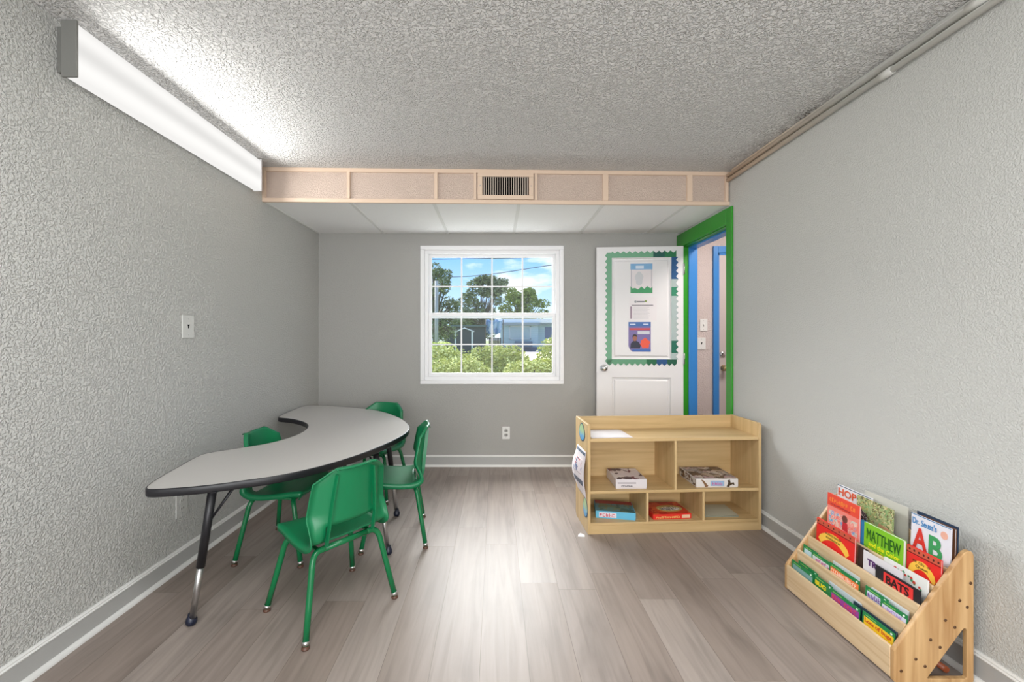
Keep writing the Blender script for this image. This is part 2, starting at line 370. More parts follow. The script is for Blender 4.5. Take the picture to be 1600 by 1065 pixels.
# ------------------------------------------------------------------ window
win = structure(thing('window_1', 'white divided single-hung window in the end wall', 'window', (0, YB, 0)), None, None)
def ring(x0, x1, z0, z1, w, y0, y1):
    return [(x0, x1, y0, y1, z1 - w, z1), (x0, x1, y0, y1, z0, z0 + w), (x0, x0 + w, y0, y1, z0 + w, z1 - w), (x1 - w, x1, y0, y1, z0 + w, z1 - w)]
ox0, ox1, oz0, oz1 = -0.699, 0.625, 0.757, 2.034
boxes('casing', ring(ox0, ox1, oz0, oz1, 0.036, -0.014, 0.10), M['vinyl'], win, 0.004)
boxes('window_frame', ring(ox0 + 0.036, ox1 - 0.036, oz0 + 0.036, oz1 - 0.036, 0.034, 0.012, 0.10), M['vinyl'], win, 0.003)
ux0, ux1 = ox0 + 0.070, ox1 - 0.070
zm = 1.393
top_ = (ux0, ux1, zm - 0.025, oz1 - 0.070); bot_ = (ux0, ux1, oz0 + 0.070, zm + 0.025)
ts = boxes('upper_sash', ring(*top_, 0.026, 0.060, 0.085), M['vinyl'], win, 0.002)
bs = boxes('lower_sash', ring(*bot_, 0.030, 0.030, 0.058), M['vinyl'], win, 0.002)
def muntins(par, x0, x1, z0, z1, y):
    L = [(x0 + (x1 - x0) * k / 4 - 0.007, x0 + (x1 - x0) * k / 4 + 0.007, y, y + 0.008, z0, z1) for k in (1, 2, 3)]
    L.append((x0, x1, y + 0.001, y + 0.007, (z0 + z1) / 2 - 0.006, (z0 + z1) / 2 + 0.006))
    boxes('muntin_grid', L, M['vinyl'], par)
muntins(ts, top_[0] + 0.02, top_[1] - 0.02, top_[2] + 0.02, top_[3] - 0.02, 0.066)
muntins(bs, bot_[0] + 0.02, bot_[1] - 0.02, bot_[2] + 0.02, bot_[3] - 0.02, 0.038)
glass = bpy.data.materials.new('window_glass'); glass.use_nodes = True
_n = glass.node_tree; _n.nodes.clear()
_o = _n.nodes.new('ShaderNodeOutputMaterial'); _mx = _n.nodes.new('ShaderNodeMixShader'); _t = _n.nodes.new('ShaderNodeBsdfTransparent'); _g = _n.nodes.new('ShaderNodeBsdfGlossy')
_g.inputs['Roughness'].default_value = 0.35; _mx.inputs[0].default_value = 0.01; _t.inputs[0].default_value = (0.94, 0.96, 0.96, 1)
_n.links.new(_t.outputs[0], _mx.inputs[1]); _n.links.new(_g.outputs[0], _mx.inputs[2]); _n.links.new(_mx.outputs[0], _o.inputs[0])
boxes('glass', [(top_[0] + 0.02, top_[1] - 0.02, 0.076, 0.079, top_[2] + 0.02, top_[3] - 0.02)], glass, ts)
boxes('glass', [(bot_[0] + 0.02, bot_[1] - 0.02, 0.047, 0.050, bot_[2] + 0.02, bot_[3] - 0.02)], glass, bs)
boxes('sash_latch', [(-0.06, -0.02, 0.020, 0.032, zm + 0.004, zm + 0.014)], M['steel'], bs, 0.002)

# ------------------------------------------------------------------ doorway in the right wall
dw = structure(thing('trim_2', 'bright green casing around the open doorway', 'door trim', (XR, DY0, 0)), None, None)
boxes('casing', [(-0.016, 0, -0.066, 0.004, 0, 2.125)], M['green_trim'], dw, 0.003)
boxes('casing', [(-0.016, 0, 0.742, 0.81, 0, 2.018)], M['green_trim'], dw, 0.003)
boxes('header_casing', [(-0.018, 0, 0.004, 0.835, 2.008, 2.125)], M['green_trim'], dw, 0.003)
boxes('green_jamb', [(0, 0.045, -0.001, 0.012, 0, 2.008), (0, 0.045, 0.734, 0.746, 0, 2.008), (0, 0.045, 0.0, 0.746, 2.000, 2.02)], M['green_trim'], dw)
boxes('blue_jamb', [(0.045, 0.122, -0.001, 0.026, 0, 1.99), (0.045, 0.122, 0.722, 0.748, 0, 1.99), (0.045, 0.122, 0.0, 0.746, 1.985, 2.02)], M['blue_trim'], dw, 0.003)
# corridor door beyond
d2 = structure(thing('door_2', 'greyish closed door in a blue frame beyond the doorway', 'door', (2.05, 4.0, 0)), None, None)
boxes('blue_casing', [(0, 0.045, -0.02, 0.0, 0, 2.05), (0.83, 0.90, -0.02, 0.0, 0, 2.05), (0.045, 0.83, -0.02, 0, 1.985, 2.05)], M['blue_trim'], d2, 0.003)
boxes('blue_stop', [(0.045, 0.060, -0.008, 0.0, 0, 1.985), (0.045, 0.83, -0.008, 0.0, 1.965, 1.985)], M['blue_trim'], d2)
lf = boxes('door_leaf', [(0.060, 0.83, -0.006, 0.0, 0.01, 1.965)], mat('corridor_door_paint', srgb(190, 180, 178), 0.4), d2)
lathe('door_knob', [(0.028, 0.0), (0.028, 0.006), (0.011, 0.012), (0.011, 0.030), (0.026, 0.042), (0.028, 0.055), (0.018, 0.066), (0.0005, 0.068)], mat('brass', (0.62, 0.47, 0.24, 1), 0.22, 1.0), d2, axis='Y', loc=(0.100, -0.006, 0.90))
lathe('deadbolt', [(0.026, 0.0), (0.026, 0.008), (0.017, 0.014), (0.0005, 0.015)], M['chrome'], d2, axis='Y', loc=(0.092, -0.006, 1.03))
# open white door
DO = (0.913, 3.832, 0.0); DR = math.atan2(-0.062, 0.759)
door = structure(thing('door_1', 'white two-panel door standing open before the end wall', 'door', DO, DR), None, None)
DW = 0.762
def raised(x0, x1, z0, z1):
    bm = bmesh.new(); prev = None
    for k, (ins, y) in enumerate(((0.0, 0.0), (0.006, 0.010), (0.020, 0.011), (0.030, 0.004), (0.034, 0.003))):
        r = [bm.verts.new(p) for p in ((x0 + ins, y, z0 + ins), (x1 - ins, y, z0 + ins), (x1 - ins, y, z1 - ins), (x0 + ins, y, z1 - ins))]
        if prev:
            for i in range(4): bm.faces.new((prev[i], prev[(i + 1) % 4], r[(i + 1) % 4], r[i]))
        prev = r
    bm.faces.new(prev); return bm
pu, pl = (0.135, 0.655, 0.995, 1.905), (0.135, 0.655, 0.20, 0.83)
boxes('door_leaf', [(0, pu[0], 0, 0.035, 0.01, 2.005), (pu[1], DW, 0, 0.035, 0.01, 2.005), (pu[0], pu[1], 0, 0.035, pu[3], 2.005), (pu[0], pu[1], 0, 0.035, pl[3], pu[2]), (pu[0], pu[1], 0, 0.035, 0.01, pl[2]), (pu[0], pu[1], 0.013, 0.035, pl[2], pl[3]), (pu[0], pu[1], 0.013, 0.035, pu[2], pu[3])], M['white'], door)
from_bm('upper_panel', raised(*pu), M['white'], door); from_bm('lower_panel', raised(*pl), M['white'], door)
tag(lathe('door_knob', [(0.032, 0.0), (0.032, 0.005), (0.012, 0.010), (0.012, 0.032), (0.026, 0.040), (0.029, 0.053), (0.020, 0.064), (0.0005, 0.066)], M['chrome'], door, axis='Y', loc=(0.062, 0, 0.912)), 'round silver knob')
boxes('latch_plate', [(-0.0015, 0.0, 0.006, 0.028, 0.885, 0.945)], M['steel'], door)
for z in (1.80, 1.0, 0.22):
    h = boxes('hinge', [(DW - 0.002, DW + 0.008, -0.002, 0.004, z - 0.045, z + 0.045)], M['base_white'], door)
    tube('hinge_pin', [(DW + 0.006, -0.006, z - 0.05), (DW + 0.006, -0.006, z + 0.05)], 0.005, M['steel'], h, 8)

# paper on the door
def door_thing(name, label, cat, x, z, y=-0.0015, group=None):
    d = Matrix.Translation(DO) @ Matrix.Rotation(DR, 4, 'Z')
    return thing(name, label, cat, d @ Vector((x, y, z)), DR, group)
def scallop(x0, x1, z0, z1, side, n, amp=0.009):
    """strip polygon with waves on one side"""
    pts = []
    m = n * 8
    for k in range(m + 1):
        t = k / m; wv = amp * cos(2 * pi * n * t)
        if side == 'L': pts.append((x0 + wv, z1 + (z0 - z1) * t))
        if side == 'R': pts.append((x1 + wv, z0 + (z1 - z0) * t))
        if side == 'T': pts.append((x0 + (x1 - x0) * t, z1 + wv))
        if side == 'B': pts.append((x0 + (x1 - x0) * t, z0 + wv))
    if side == 'L': pts += [(x1, z0), (x1, z1)]
    if side == 'R': pts += [(x0, z1), (x0, z0)]
    if side == 'T': pts += [(x1, z0), (x0, z0)]
    if side == 'B': pts += [(x1, z1), (x0, z1)]
    return pts
bd = door_thing('border_trim', 'scalloped green paper border framing the door panel', 'border trim', 0.0, 0.0)
g1 = flat(104, 160, 128); g2 = flat(88, 146, 112); mir = mat('foil', srgb(214, 228, 222), 0.22, 0.5)
for (nm, s, c) in (('green_strip', (0.085, 0.134, 0.95, 1.955, 'L', 19), g1), ('green_strip', (0.134, 0.50, 1.908, 1.957, 'T', 7), g1), ('green_strip', (0.09, 0.44, 0.945, 0.992, 'B', 7), g2),
                   ('dark_green_strip', (0.44, 0.53, 0.945, 0.992, 'B', 2), flat(16, 96, 60)), ('blue_strip', (0.53, 0.62, 0.945, 0.992, 'B', 2), flat(24, 74, 124)), ('dark_green_strip', (0.62, 0.705, 0.945, 0.992, 'B', 2), flat(20, 84, 62)),
                   ('dark_green_strip', (0.50, 0.60, 1.908, 1.957, 'T', 2), flat(8, 80, 72)), ('green_strip', (0.60, 0.70, 1.908, 1.957, 'T', 2), flat(30, 112, 70)),
                   ('blue_strip', (0.658, 0.708, 1.71, 1.908, 'R', 4), flat(22, 78, 128)), ('foil_strip', (0.658, 0.708, 1.64, 1.71, 'R', 1), mir), ('dark_green_strip', (0.658, 0.708, 1.56, 1.64, 'R', 2), flat(44, 128, 96)),
                   ('foil_strip', (0.658, 0.708, 1.16, 1.56, 'R', 8), mir), ('dark_green_strip', (0.658, 0.708, 1.05, 1.16, 'R', 2), flat(20, 100, 80)), ('foil_strip', (0.658, 0.708, 0.992, 1.05, 'R', 1), mir)):
    prism(nm, scallop(*s), -0.0008, 0.0, c, bd, axis='Y')
def sheet(par, nm, x0, x1, z0, z1, m, y=-0.0006, t=0.0004): return boxes(nm, [(x0, x1, y - t, y, z0, z1)], m, par)
p1 = door_thing('poster', 'white sheet with blue sky top and green hill bottom, uppermost on door', 'poster', 0.297, 1.585, 0.0025)
sheet(p1, 'sheet', 0, 0.20, 0, 0.272, flat(218, 212, 214))
sheet(p1, 'sky_band', 0.004, 0.196, 0.215, 0.268, flat(120, 168, 208), -0.0012)
sheet(p1, 'cloud', 0.05, 0.12, 0.222, 0.25, flat(200, 214, 230), -0.0016)
prism('hills', [(0.004, 0.004), (0.196, 0.004), (0.196, 0.06), (0.18, 0.045), (0.15, 0.065), (0.125, 0.04), (0.10, 0.062), (0.07, 0.035), (0.045, 0.05), (0.02, 0.045), (0.004, 0.066)], -0.0018, -0.0012, flat(60, 146, 96), p1, axis='Y')
prism('text_block', [(0.08 + 0.035 * cos(a) * (1 + 0.15 * sin(5 * a)), 0.135 + 0.062 * sin(a)) for a in [k * pi / 10 for k in range(20)]], -0.0014, -0.0011, flat(196, 198, 202), p1, axis='Y')
sheet(p1, 'frame_line', 0.010, 0.013, 0.06, 0.215, flat(120, 128, 150), -0.0012); sheet(p1, 'frame_line', 0.187, 0.190, 0.06, 0.215, flat(120, 128, 150), -0.0012)
p2 = door_thing('notice', 'white letter with a small logo and printed text, middle of door', 'notice', 0.290, 1.338, 0.0025)
sheet(p2, 'sheet', 0, 0.242, 0, 0.212, flat(222, 218, 220))
lathe('logo', [(0.011, 0), (0.011, 0.0006)], flat(150, 152, 158), p2, 16, 'Y', (0.055, -0.0012, 0.172))
sheet(p2, 'logo_word', 0.068, 0.135, 0.166, 0.178, flat(110, 112, 120), -0.0012); sheet(p2, 'logo_leaf', 0.137, 0.155, 0.168, 0.184, flat(120, 140, 60), -0.0012)
sheet(p2, 'heading_line', 0.02, 0.21, 0.137, 0.143, flat(70, 66, 74), -0.0012); sheet(p2, 'side_bar', 0.008, 0.024, 0.02, 0.13, flat(150, 132, 146), -0.0012)
for k in range(10): sheet(p2, 'text_line', 0.034, 0.034 + 0.165 * random.uniform(0.75, 1), 0.022 + k * 0.011, 0.0245 + k * 0.011, flat(176, 174, 178), -0.0012)
p3 = door_thing('flyer', 'blue and purple flyer with a man and an orange shape, lowest on door', 'flyer', 0.283, 1.060, 0.0025)
prism('sheet', [(0.035, 0), (0.196, 0), (0.196, 0.268), (0, 0.268), (0, 0.05), (0.012, 0.02)], -0.001, -0.0006, flat(116, 104, 158), p3, axis='Y')
sheet(p3, 'top_band', 0.0, 0.196, 0.228, 0.268, flat(64, 104, 166), -0.0014); sheet(p3, 'title_band', 0.01, 0.19, 0.196, 0.212, flat(196, 70, 62), -0.0014)
sheet(p3, 'caption_band', 0.08, 0.186, 0.158, 0.186, flat(196, 200, 208), -0.0014); sheet(p3, 'bottom_band', 0.035, 0.196, 0.002, 0.022, flat(60, 100, 170), -0.0014)
prism('orange_shape', [(0.145 + (0.042 + 0.006 * sin(6 * a)) * cos(a), 0.075 + (0.044 + 0.006 * sin(5 * a)) * sin(a)) for a in [k * pi / 14 for k in range(28)]], -0.0018, -0.0014, flat(222, 84, 60), p3, axis='Y')
prism('printed_shirt', [(0.016, 0.03), (0.10, 0.03), (0.108, 0.06), (0.088, 0.088), (0.066, 0.10), (0.045, 0.10), (0.02, 0.075)], -0.0018, -0.0014, flat(34, 36, 58), p3, axis='Y')
prism('printed_head', [(0.056 + 0.020 * cos(a), 0.122 + 0.027 * sin(a)) for a in [k * pi / 8 for k in range(16)]], -0.0022, -0.0016, flat(150, 96, 78), p3, axis='Y')
prism('printed_hair', [(0.036, 0.128), (0.036, 0.148), (0.05, 0.158), (0.068, 0.155), (0.077, 0.142), (0.076, 0.134), (0.05, 0.142)], -0.0026, -0.002, flat(40, 32, 32), p3, axis='Y')
for t_, x_, z_, w_ in (('Mobility', 0.012, 0.243, 0.05), ('Parks', 0.13, 0.243, 0.045)): sheet(p3, 'caption', x_, x_ + w_, z_, z_ + 0.009, flat(206, 214, 230), -0.0018)

# ------------------------------------------------------------------ vent, pipes, lamp, plates
vo = fas.matrix_basis if False else Matrix.Translation((XL, yf(XL), HS)) @ Matrix.Rotation(ang, 4, 'Z')
vent = thing('air_vent', 'tan metal air vent with upright slats in the drop', 'air vent', vo @ Vector((1.510, -0.006, 0.022)), ang)
VW, VH = 0.398, 0.185
boxes('vent_frame', [(0, VW, -0.006, 0.008, 0.160, VH), (0, VW, -0.006, 0.008, 0, 0.030), (0, 0.034, -0.006, 0.008, 0.03, 0.160), (VW - 0.034, VW, -0.006, 0.008, 0.03, 0.160)], M['tan'], vent, 0.003)
boxes('duct_shade_sheet', [(0.034, VW - 0.034, 0.0072, 0.0079, 0.03, 0.16)], M['dark'], vent)  # flat near-black sheet, shade of the duct put into its colour
for k in range(20):
    x = 0.045 + k * (VW - 0.09) / 19
    s = boxes('vent_slat', [(x - 0.0024, x + 0.0024, -0.004, 0.006, 0.03, 0.16)], flat(198, 184, 172), vent)
for x in (0.018, VW - 0.018): lathe('screw', [(0.004, 0), (0.004, 0.001), (0.0005, 0.002)], M['steel'], vent, 10, 'Y', (x, -0.006, 0.095))

pipe_mat = mat('pipe_paint', srgb(196, 195, 190), 0.4)
def pipe_tint(m):
    v = coords(m); s = node(m, 'ShaderNodeSeparateXYZ'); link(m, v, s.inputs[0])
    r = ramp_node(m, [(0.0, srgb(196, 195, 190)), (1.0, srgb(212, 190, 168))]); mr = node(m, 'ShaderNodeMapRange')
    mr.inputs['From Min'].default_value = 2.0; mr.inputs['From Max'].default_value = 2.7; link(m, s.outputs['Y'], mr.inputs['Value']); link(m, mr.outputs[0], r.inputs[0]); link(m, r.outputs[0], P(m).inputs['Base Color'])
pipe_tint(pipe_mat)
def pipe(label, x, z, couplings):
    o = thing('conduit_pipe', label, 'pipe', group=None)
    tube('pipe', [(x, YF, z), (x, 3.03, z)], 0.0135, pipe_mat, o, 14)
    for y in couplings:
        tube('coupling', [(x, y - 0.03, z), (x, y - 0.028, z), (x, y + 0.028, z), (x, y + 0.03, z)], [0.0145, 0.0175, 0.0175, 0.0145], pipe_mat, o, 14)
pipe('upper painted conduit pipe tight under the ceiling', 1.664, 2.352, (1.46,))
pipe('lower painted conduit pipe along the top of the wall', 1.664, 2.318, (1.80, 0.9))
boxes('trim_3', [(XR - 0.012, XR, YF, 3.0, 2.368, H)], pipe_mat)
structure(bpy.data.objects['trim_3'], 'thin painted bead between ceiling and right wall', 'trim')

lamp = thing('strip_light', 'long white fluorescent strip light on the textured wall', 'strip light', (XL, 1.57, 2.165))
LL = 1.25
boxes('housing', [(0.002, 0.030, 0.006, LL - 0.006, 0.02, 0.19)], flat(112, 112, 108), lamp, 0.002)
tag(boxes('end_cap', [(0.022, 0.079, 0.0, 0.010, 0, 0.213)], mat('fixture_metal_grey', srgb(120, 120, 116), 0.4), lamp, 0.002), 'grey metal end cap at the near end')
boxes('end_cap', [(0.022, 0.079, LL - 0.010, LL, 0, 0.213)], M['white'], lamp, 0.002)
dm = bpy.data.materials.new('lit_diffuser'); dm.use_nodes = True
def diffuser_nodes():
    nt = dm.node_tree; nt.nodes.clear(); N = nt.nodes.new; L = nt.links.new
    out = N('ShaderNodeOutputMaterial'); em = N('ShaderNodeEmission'); L(em.outputs[0], out.inputs[0])
    tc = N('ShaderNodeTexCoord'); s = N('ShaderNodeSeparateXYZ'); L(tc.outputs['Object'], s.inputs[0])
    mr = N('ShaderNodeMapRange'); mr.inputs['From Min'].default_value = 0.0; mr.inputs['From Max'].default_value = 0.213; L(s.outputs['Z'], mr.inputs['Value'])
    r = N('ShaderNodeValToRGB'); L(mr.outputs[0], r.inputs[0]); e = r.color_ramp.elements
    e[0].position = 0.05; e[0].color = grey(0.6); e[1].position = 0.95; e[1].color = grey(0.4)
    for p, c in ((0.28, 1.0), (0.52, 0.05), (0.76, 1.0)): k = e.new(p); k.color = grey(c)
    r.color_ramp.interpolation = 'B_SPLINE'
    m2 = N('ShaderNodeMapRange'); m2.inputs['To Min'].default_value = FIXTURE_MID; m2.inputs['To Max'].default_value = FIXTURE_HOT; L(r.outputs[0], m2.inputs['Value'])
    L(m2.outputs[0], em.inputs['Strength']); em.inputs['Color'].default_value = (1.0, 0.985, 0.96, 1)
diffuser_nodes()
bm = bmesh.new(); prof = [(0.030, 0.004), (0.070, 0.004), (0.076, 0.010), (0.076, 0.196), (0.070, 0.204), (0.030, 0.206)]
A = [bm.verts.new((x, 0.010, z)) for x, z in prof]; B = [bm.verts.new((x, LL - 0.010, z)) for x, z in prof]
for i in range(len(prof) - 1): bm.faces.new((A[i], A[i + 1], B[i + 1], B[i]))
from_bm('diffuser', bm, dm, lamp)

def wall_plate(name, label, cat, loc, rz, w=0.070, h=0.115, style='outlet', m=None):
    o = thing(name, label, cat, loc, rz); m = m or M['base_white']
    prism('cover_plate', rounded(-w / 2, w / 2, -h / 2, h / 2, 0.005), -0.006, 0.0, m, o, 'Y', 0.002)
    if style == 'outlet':
        for z in (-0.020, 0.020):
            prism('socket', rounded(-0.016, 0.016, z - 0.013, z + 0.013, 0.008), -0.008, -0.005, flat(150, 149, 145) if m is M['base_white'] else m, o, 'Y')
            boxes('slots', [(-0.008, -0.005, -0.0085, -0.006, z - 0.004, z + 0.006), (0.005, 0.008, -0.0085, -0.006, z - 0.004, z + 0.006)], M['dark'], o)
    elif style == 'jack':
        prism('jack', [(-0.010, 0.012), (0.010, 0.012), (0.003, 0.0), (0.004, -0.008), (-0.004, -0.008), (-0.003, 0.0)], -0.0065, -0.0055, M['dark'], o, 'Y')
    elif style == 'switch':
        boxes('toggle', [(-0.005, 0.005, -0.016, -0.005, -0.006, 0.012)], m, o, 0.002)
    for z in (-0.042, 0.042): lathe('screw', [(0.003, 0), (0.0025, 0.001), (0.0004, 0.0014)], M['steel'], o, 10, 'Y', (0, -0.006, z))
    return o
wall_plate('wall_outlet', 'white double outlet low on the end wall below the window', 'outlet', (0.093, YB, 0.308), 0)
wall_plate('wall_plate', 'pale jack plate at eye height on the strip-light wall', 'wall plate', (XL, 2.245, 1.25), R(90), 0.086, 0.120, 'jack', flat(206, 206, 202))
wall_plate('wall_outlet', 'grey painted outlet under the table near the baseboard', 'outlet', (XL, 2.20, 0.325), R(90), 0.080, 0.125, 'outlet', M['wall'])
wall_plate('light_switch', 'white switch plate on the corridor wall, the higher one', 'switch', (1.965, 4.0, 1.305), 0, 0.070, 0.115, 'switch')
wall_plate('wall_plate', 'white round-jack plate on the corridor wall, below the switch', 'wall plate', (1.945, 4.0, 1.130), 0, 0.076, 0.115, 'jack')

# ------------------------------------------------------------------ crescent table
TB = [(-1.352,1.637),(-1.376,1.675),(-1.401,1.758),(-1.437,1.928),(-1.463,2.066),(-1.452,2.135),(-1.391,2.194),(-1.340,2.239),(-1.262,2.317),(-1.211,2.420),(-1.190,2.540),(-1.197,2.653),(-1.228,2.764),(-1.292,2.873),(-1.394,2.972),(-1.486,3.030),(-1.565,3.062),(-1.590,3.10),(-1.610,3.221),(-1.622,3.404),(-1.624,3.56),(-1.590,3.603),(-1.442,3.586),(-1.249,3.522),(-1.044,3.424),(-0.897,3.308),(-0.775,3.163),(-0.667,2.995),(-0.593,2.830),(-0.558,2.70),(-0.553,2.584),(-0.573,2.451),(-0.619,2.283),(-0.679,2.121),(-0.760,1.971),(-0.852,1.853),(-0.942,1.775),(-1.033,1.727),(-1.079,1.702),(-1.173,1.662),(-1.277,1.636),(-1.323,1.629)]
table = thing('activity_table', 'grey crescent-shaped activity table with black edge and black legs', 'table', (-1.05, 2.5, 0))
ol = [(p.x + 1.05, p.y - 2.5) for p in catmull([(x, y, 0) for x, y in TB], 4, True)]
TZ = 0.61
prism('tabletop', ol, TZ - 0.028, TZ, M['laminate'], table)
def offset_loop(pts, d):
    out = []; n = len(pts)
    for i in range(n):
        a, b = Vector(pts[i - 1] + (0,)), Vector(pts[(i + 1) % n] + (0,)); t = (b - a).normalized(); out.append((pts[i][0] - t.y * -d, pts[i][1] + t.x * -d))
    return out
def edge_band():
    # outline runs clockwise or not: test the sign so the band lies outside
    area = sum(ol[i - 1][0] * ol[i][1] - ol[i][0] * ol[i - 1][1] for i in range(len(ol)))
    sgn = 1 if area > 0 else -1
    bm = bmesh.new(); rings = []
    for off, z in ((-0.001, TZ + 0.0008), (0.003, TZ + 0.0002), (0.005, TZ - 0.004), (0.005, TZ - 0.026), (0.002, TZ - 0.031), (-0.006, TZ - 0.031)):
        rings.append([bm.verts.new((x, y, z)) for x, y in offset_loop(ol, sgn * off)])
    n = len(ol)
    for a, b in zip(rings, rings[1:]):
        for i in range(n): bm.faces.new((a[i], a[(i + 1) % n], b[(i + 1) % n], b[i])).smooth = True
    return from_bm('edge_band', bm, M['black'], table)
edge_band()
def table_leg(foot, top, sleeve_z, brace=None):
    f = Vector((foot[0] + 1.05, foot[1] - 2.5, 0)); t = Vector((top[0] + 1.05, top[1] - 2.5, TZ - 0.03))
    at = lambda z: f + (t - f) * (z / t.z)
    leg = tube('leg', [at(sleeve_z), t], 0.0165, M['black'], table, 16)
    tube('lower_leg', [at(0.03), at(sleeve_z + 0.01)], 0.0125, mat('leg_chrome', grey(0.55), 0.3, 1.0), leg, 14)
    lathe('glide', [(0.006, 0.0), (0.017, 0.004), (0.0215, 0.014), (0.0215, 0.022), (0.018, 0.032), (0.014, 0.038), (0.0130, 0.048)], M['navy'], leg, 16, loc=tuple(at(0.0)))
    boxes('mount_plate', [(t.x - 0.04, t.x + 0.04, t.y - 0.04, t.y + 0.04, TZ - 0.032, TZ - 0.028)], M['black'], leg)
    if brace:
        e = at(0.43)
        for dx, dy in brace: tube('brace', [e, (t.x + dx, t.y + dy, TZ - 0.03)], 0.0045, M['black'], leg, 8)
table_leg((-1.267, 1.757), (-1.150, 1.715), 0.252, ((0.055, 0.06), (0.075, 0.02)))
table_leg((-0.592, 2.324), (-0.66, 2.31), 0.27, ((-0.06, 0.03), (-0.07, 0.06)))
table_leg((-0.662, 2.82), (-0.735, 2.84), 0.33, ((-0.07, 0.0),))
table_leg((-1.46, 3.40), (-1.44, 3.33), 0.27)

# ------------------------------------------------------------------ chairs
PROF = [(0.150, 0.338), (0.168, 0.352), (0.150, 0.364), (0.10, 0.362), (0.03, 0.352), (-0.05, 0.346), (-0.115, 0.350), (-0.150, 0.375), (-0.168, 0.43), (-0.176, 0.50), (-0.183, 0.56), (-0.190, 0.612), (-0.197, 0.665)]
HW = [0.150, 0.165, 0.170, 0.172, 0.175, 0.177, 0.177, 0.175, 0.170, 0.164, 0.158, 0.152, 0.078]
def shell_mesh():
    n = 4; prof = catmull([(0, y, z) for y, z in PROF], n); hw = []
    for i in range(len(HW) - 1):
        for j in range(n): hw.append(HW[i] + (HW[i + 1] - HW[i]) * j / n)
    hw.append(HW[-1]); NV = len(prof); NU = 18
    bm = bmesh.new(); grid = []
    for i, p in enumerate(prof):
        t = (prof[min(i + 1, NV - 1)] - prof[max(i - 1, 0)]).normalized(); nrm = Vector((0, t.z, -t.y))      # points down / back
        if nrm.z > 0.2 and i > 6: nrm = -nrm
        nrm = Vector((0, -abs(t.z), -abs(t.y))).normalized()
        back = max(0.0, min(1.0, (p.z - 0.37) / 0.10)); row = []
        us = [-1.0] + [-1 + 2 * k / NU for k in range(NU + 1)] + [1.0]
        for k, u in enumerate(us):
            wing = abs(u) ** 2.4
            q = Vector((u * hw[i], p.y + back * wing * 0.062 * (hw[i] / 0.165) ** 2, p.z + (1 - back) * wing * 0.010))
            if k == 0 or k == len(us) - 1:
                d = 0.024
                q += Vector((0.004 * (1 if u > 0 else -1), 0, 0)) + nrm * d * (1 - back) + Vector(((0.010 if u > 0 else -0.010), -0.014, 0)) * back
            row.append(bm.verts.new(q))
        grid.append(row)
    for i in range(NV - 1):
        for k in range(len(grid[0]) - 1):
            a = abs((k + 0.5 - (NU + 2) / 2) / (NU / 2)); zc = prof[i].z; yc = prof[i].y
            if a < 0.62 and yc < -0.115 and zc < 0.425: continue
            f = bm.faces.new((grid[i][k], grid[i][k + 1], grid[i + 1][k + 1], grid[i + 1][k])); f.smooth = True
    # rim folded back along the top
    top = grid[-1]; fold = [bm.verts.new(v.co + Vector((0, -0.012, -0.006))) for v in top]
    for k in range(len(top) - 1): bm.faces.new((top[k], top[k + 1], fold[k + 1], fold[k])).smooth = True
    bmesh.ops.recalc_face_normals(bm, faces=bm.faces)
    me = bpy.data.meshes.new('shell'); bm.to_mesh(me); bm.free()
    return me
def make_chair():
    root = thing('stacking_chair', 'x', 'chair')
    me = shell_mesh(); sh = link_mesh('seat_shell', me, M['plastic'], root, True)
    s = sh.modifiers.new('solid', 'SOLIDIFY'); s.thickness = 0.005; s.offset = 0
    # upright ribs on the rear of the back
    for sx in (-1, 1):
        bm = bmesh.new(); pts = [(sx * 0.108, -0.150, 0.345), (sx * 0.106, -0.168, 0.42), (sx * 0.100, -0.176, 0.50), (sx * 0.092, -0.184, 0.57), (sx * 0.084, -0.192, 0.64)]
        V = []
        for x, y, z in pts:
            V.append([bm.verts.new((x - 0.003, y + 0.012, z)), bm.verts.new((x - 0.003, y - 0.007, z)), bm.verts.new((x + 0.003, y - 0.007, z)), bm.verts.new((x + 0.003, y + 0.012, z))])
        for a, b in zip(V, V[1:]):
            for k in range(4): bm.faces.new((a[k], a[(k + 1) % 4], b[(k + 1) % 4], b[k]))
        bm.faces.new(V[0]); bm.faces.new(V[-1][::-1])
        from_bm('back_rib', bm, M['plastic'], root)
    r = 0.0125
    for sy, fy, ty in ((-1, -0.176, -0.118), (1, 0.176, 0.100)):
        tube('crossbar', [(-0.10, ty, 0.326), (0.10, ty, 0.326)], r, M['tube'], root, 14)
        for sx in (-1, 1):
            F0 = Vector((sx * 0.2075, fy, 0.014)); K = Vector((sx * 0.158, ty + (fy - ty) * 0.22, 0.285))
            pts = [F0, F0.lerp(K, 0.5), F0.lerp(K, 0.9)] + [K, Vector((sx * 0.148, ty + (fy - ty) * 0.10, 0.310)), Vector((sx * 0.128, ty, 0.324)), Vector((sx * 0.098, ty, 0.326))]
            pts = [pts[0], pts[1]] + catmull(pts[2:], 4)
            leg = tube('leg', pts, r, M['tube'], root, 14)
            d = (K - F0).normalized()
            tag(tube('ferrule', [F0 + d * 0.002, F0 + d * 0.016], 0.0140, M['chrome'], leg, 14), 'chrome ring')
            tag(lathe('glide', [(0.012, 0.0), (0.0155, 0.002), (0.0155, 0.007), (0.010, 0.012), (0.006, 0.017)], M['brown_pad'], leg, 14, loc=(F0.x, F0.y, 0)), 'brown glide')
    for sx in (-1, 1): boxes('side_rail', [(sx * 0.12 - 0.008, sx * 0.12 + 0.008, -0.125, 0.105, 0.318, 0.326)], M['tube'], root)
    return root
def copy_tree(o, parent=None):
    c = o.copy(); COL.objects.link(c)
    if parent: c.parent = parent
    for ch in list(o.children): copy_tree(ch, c)
    return c
chair = make_chair(); first = True
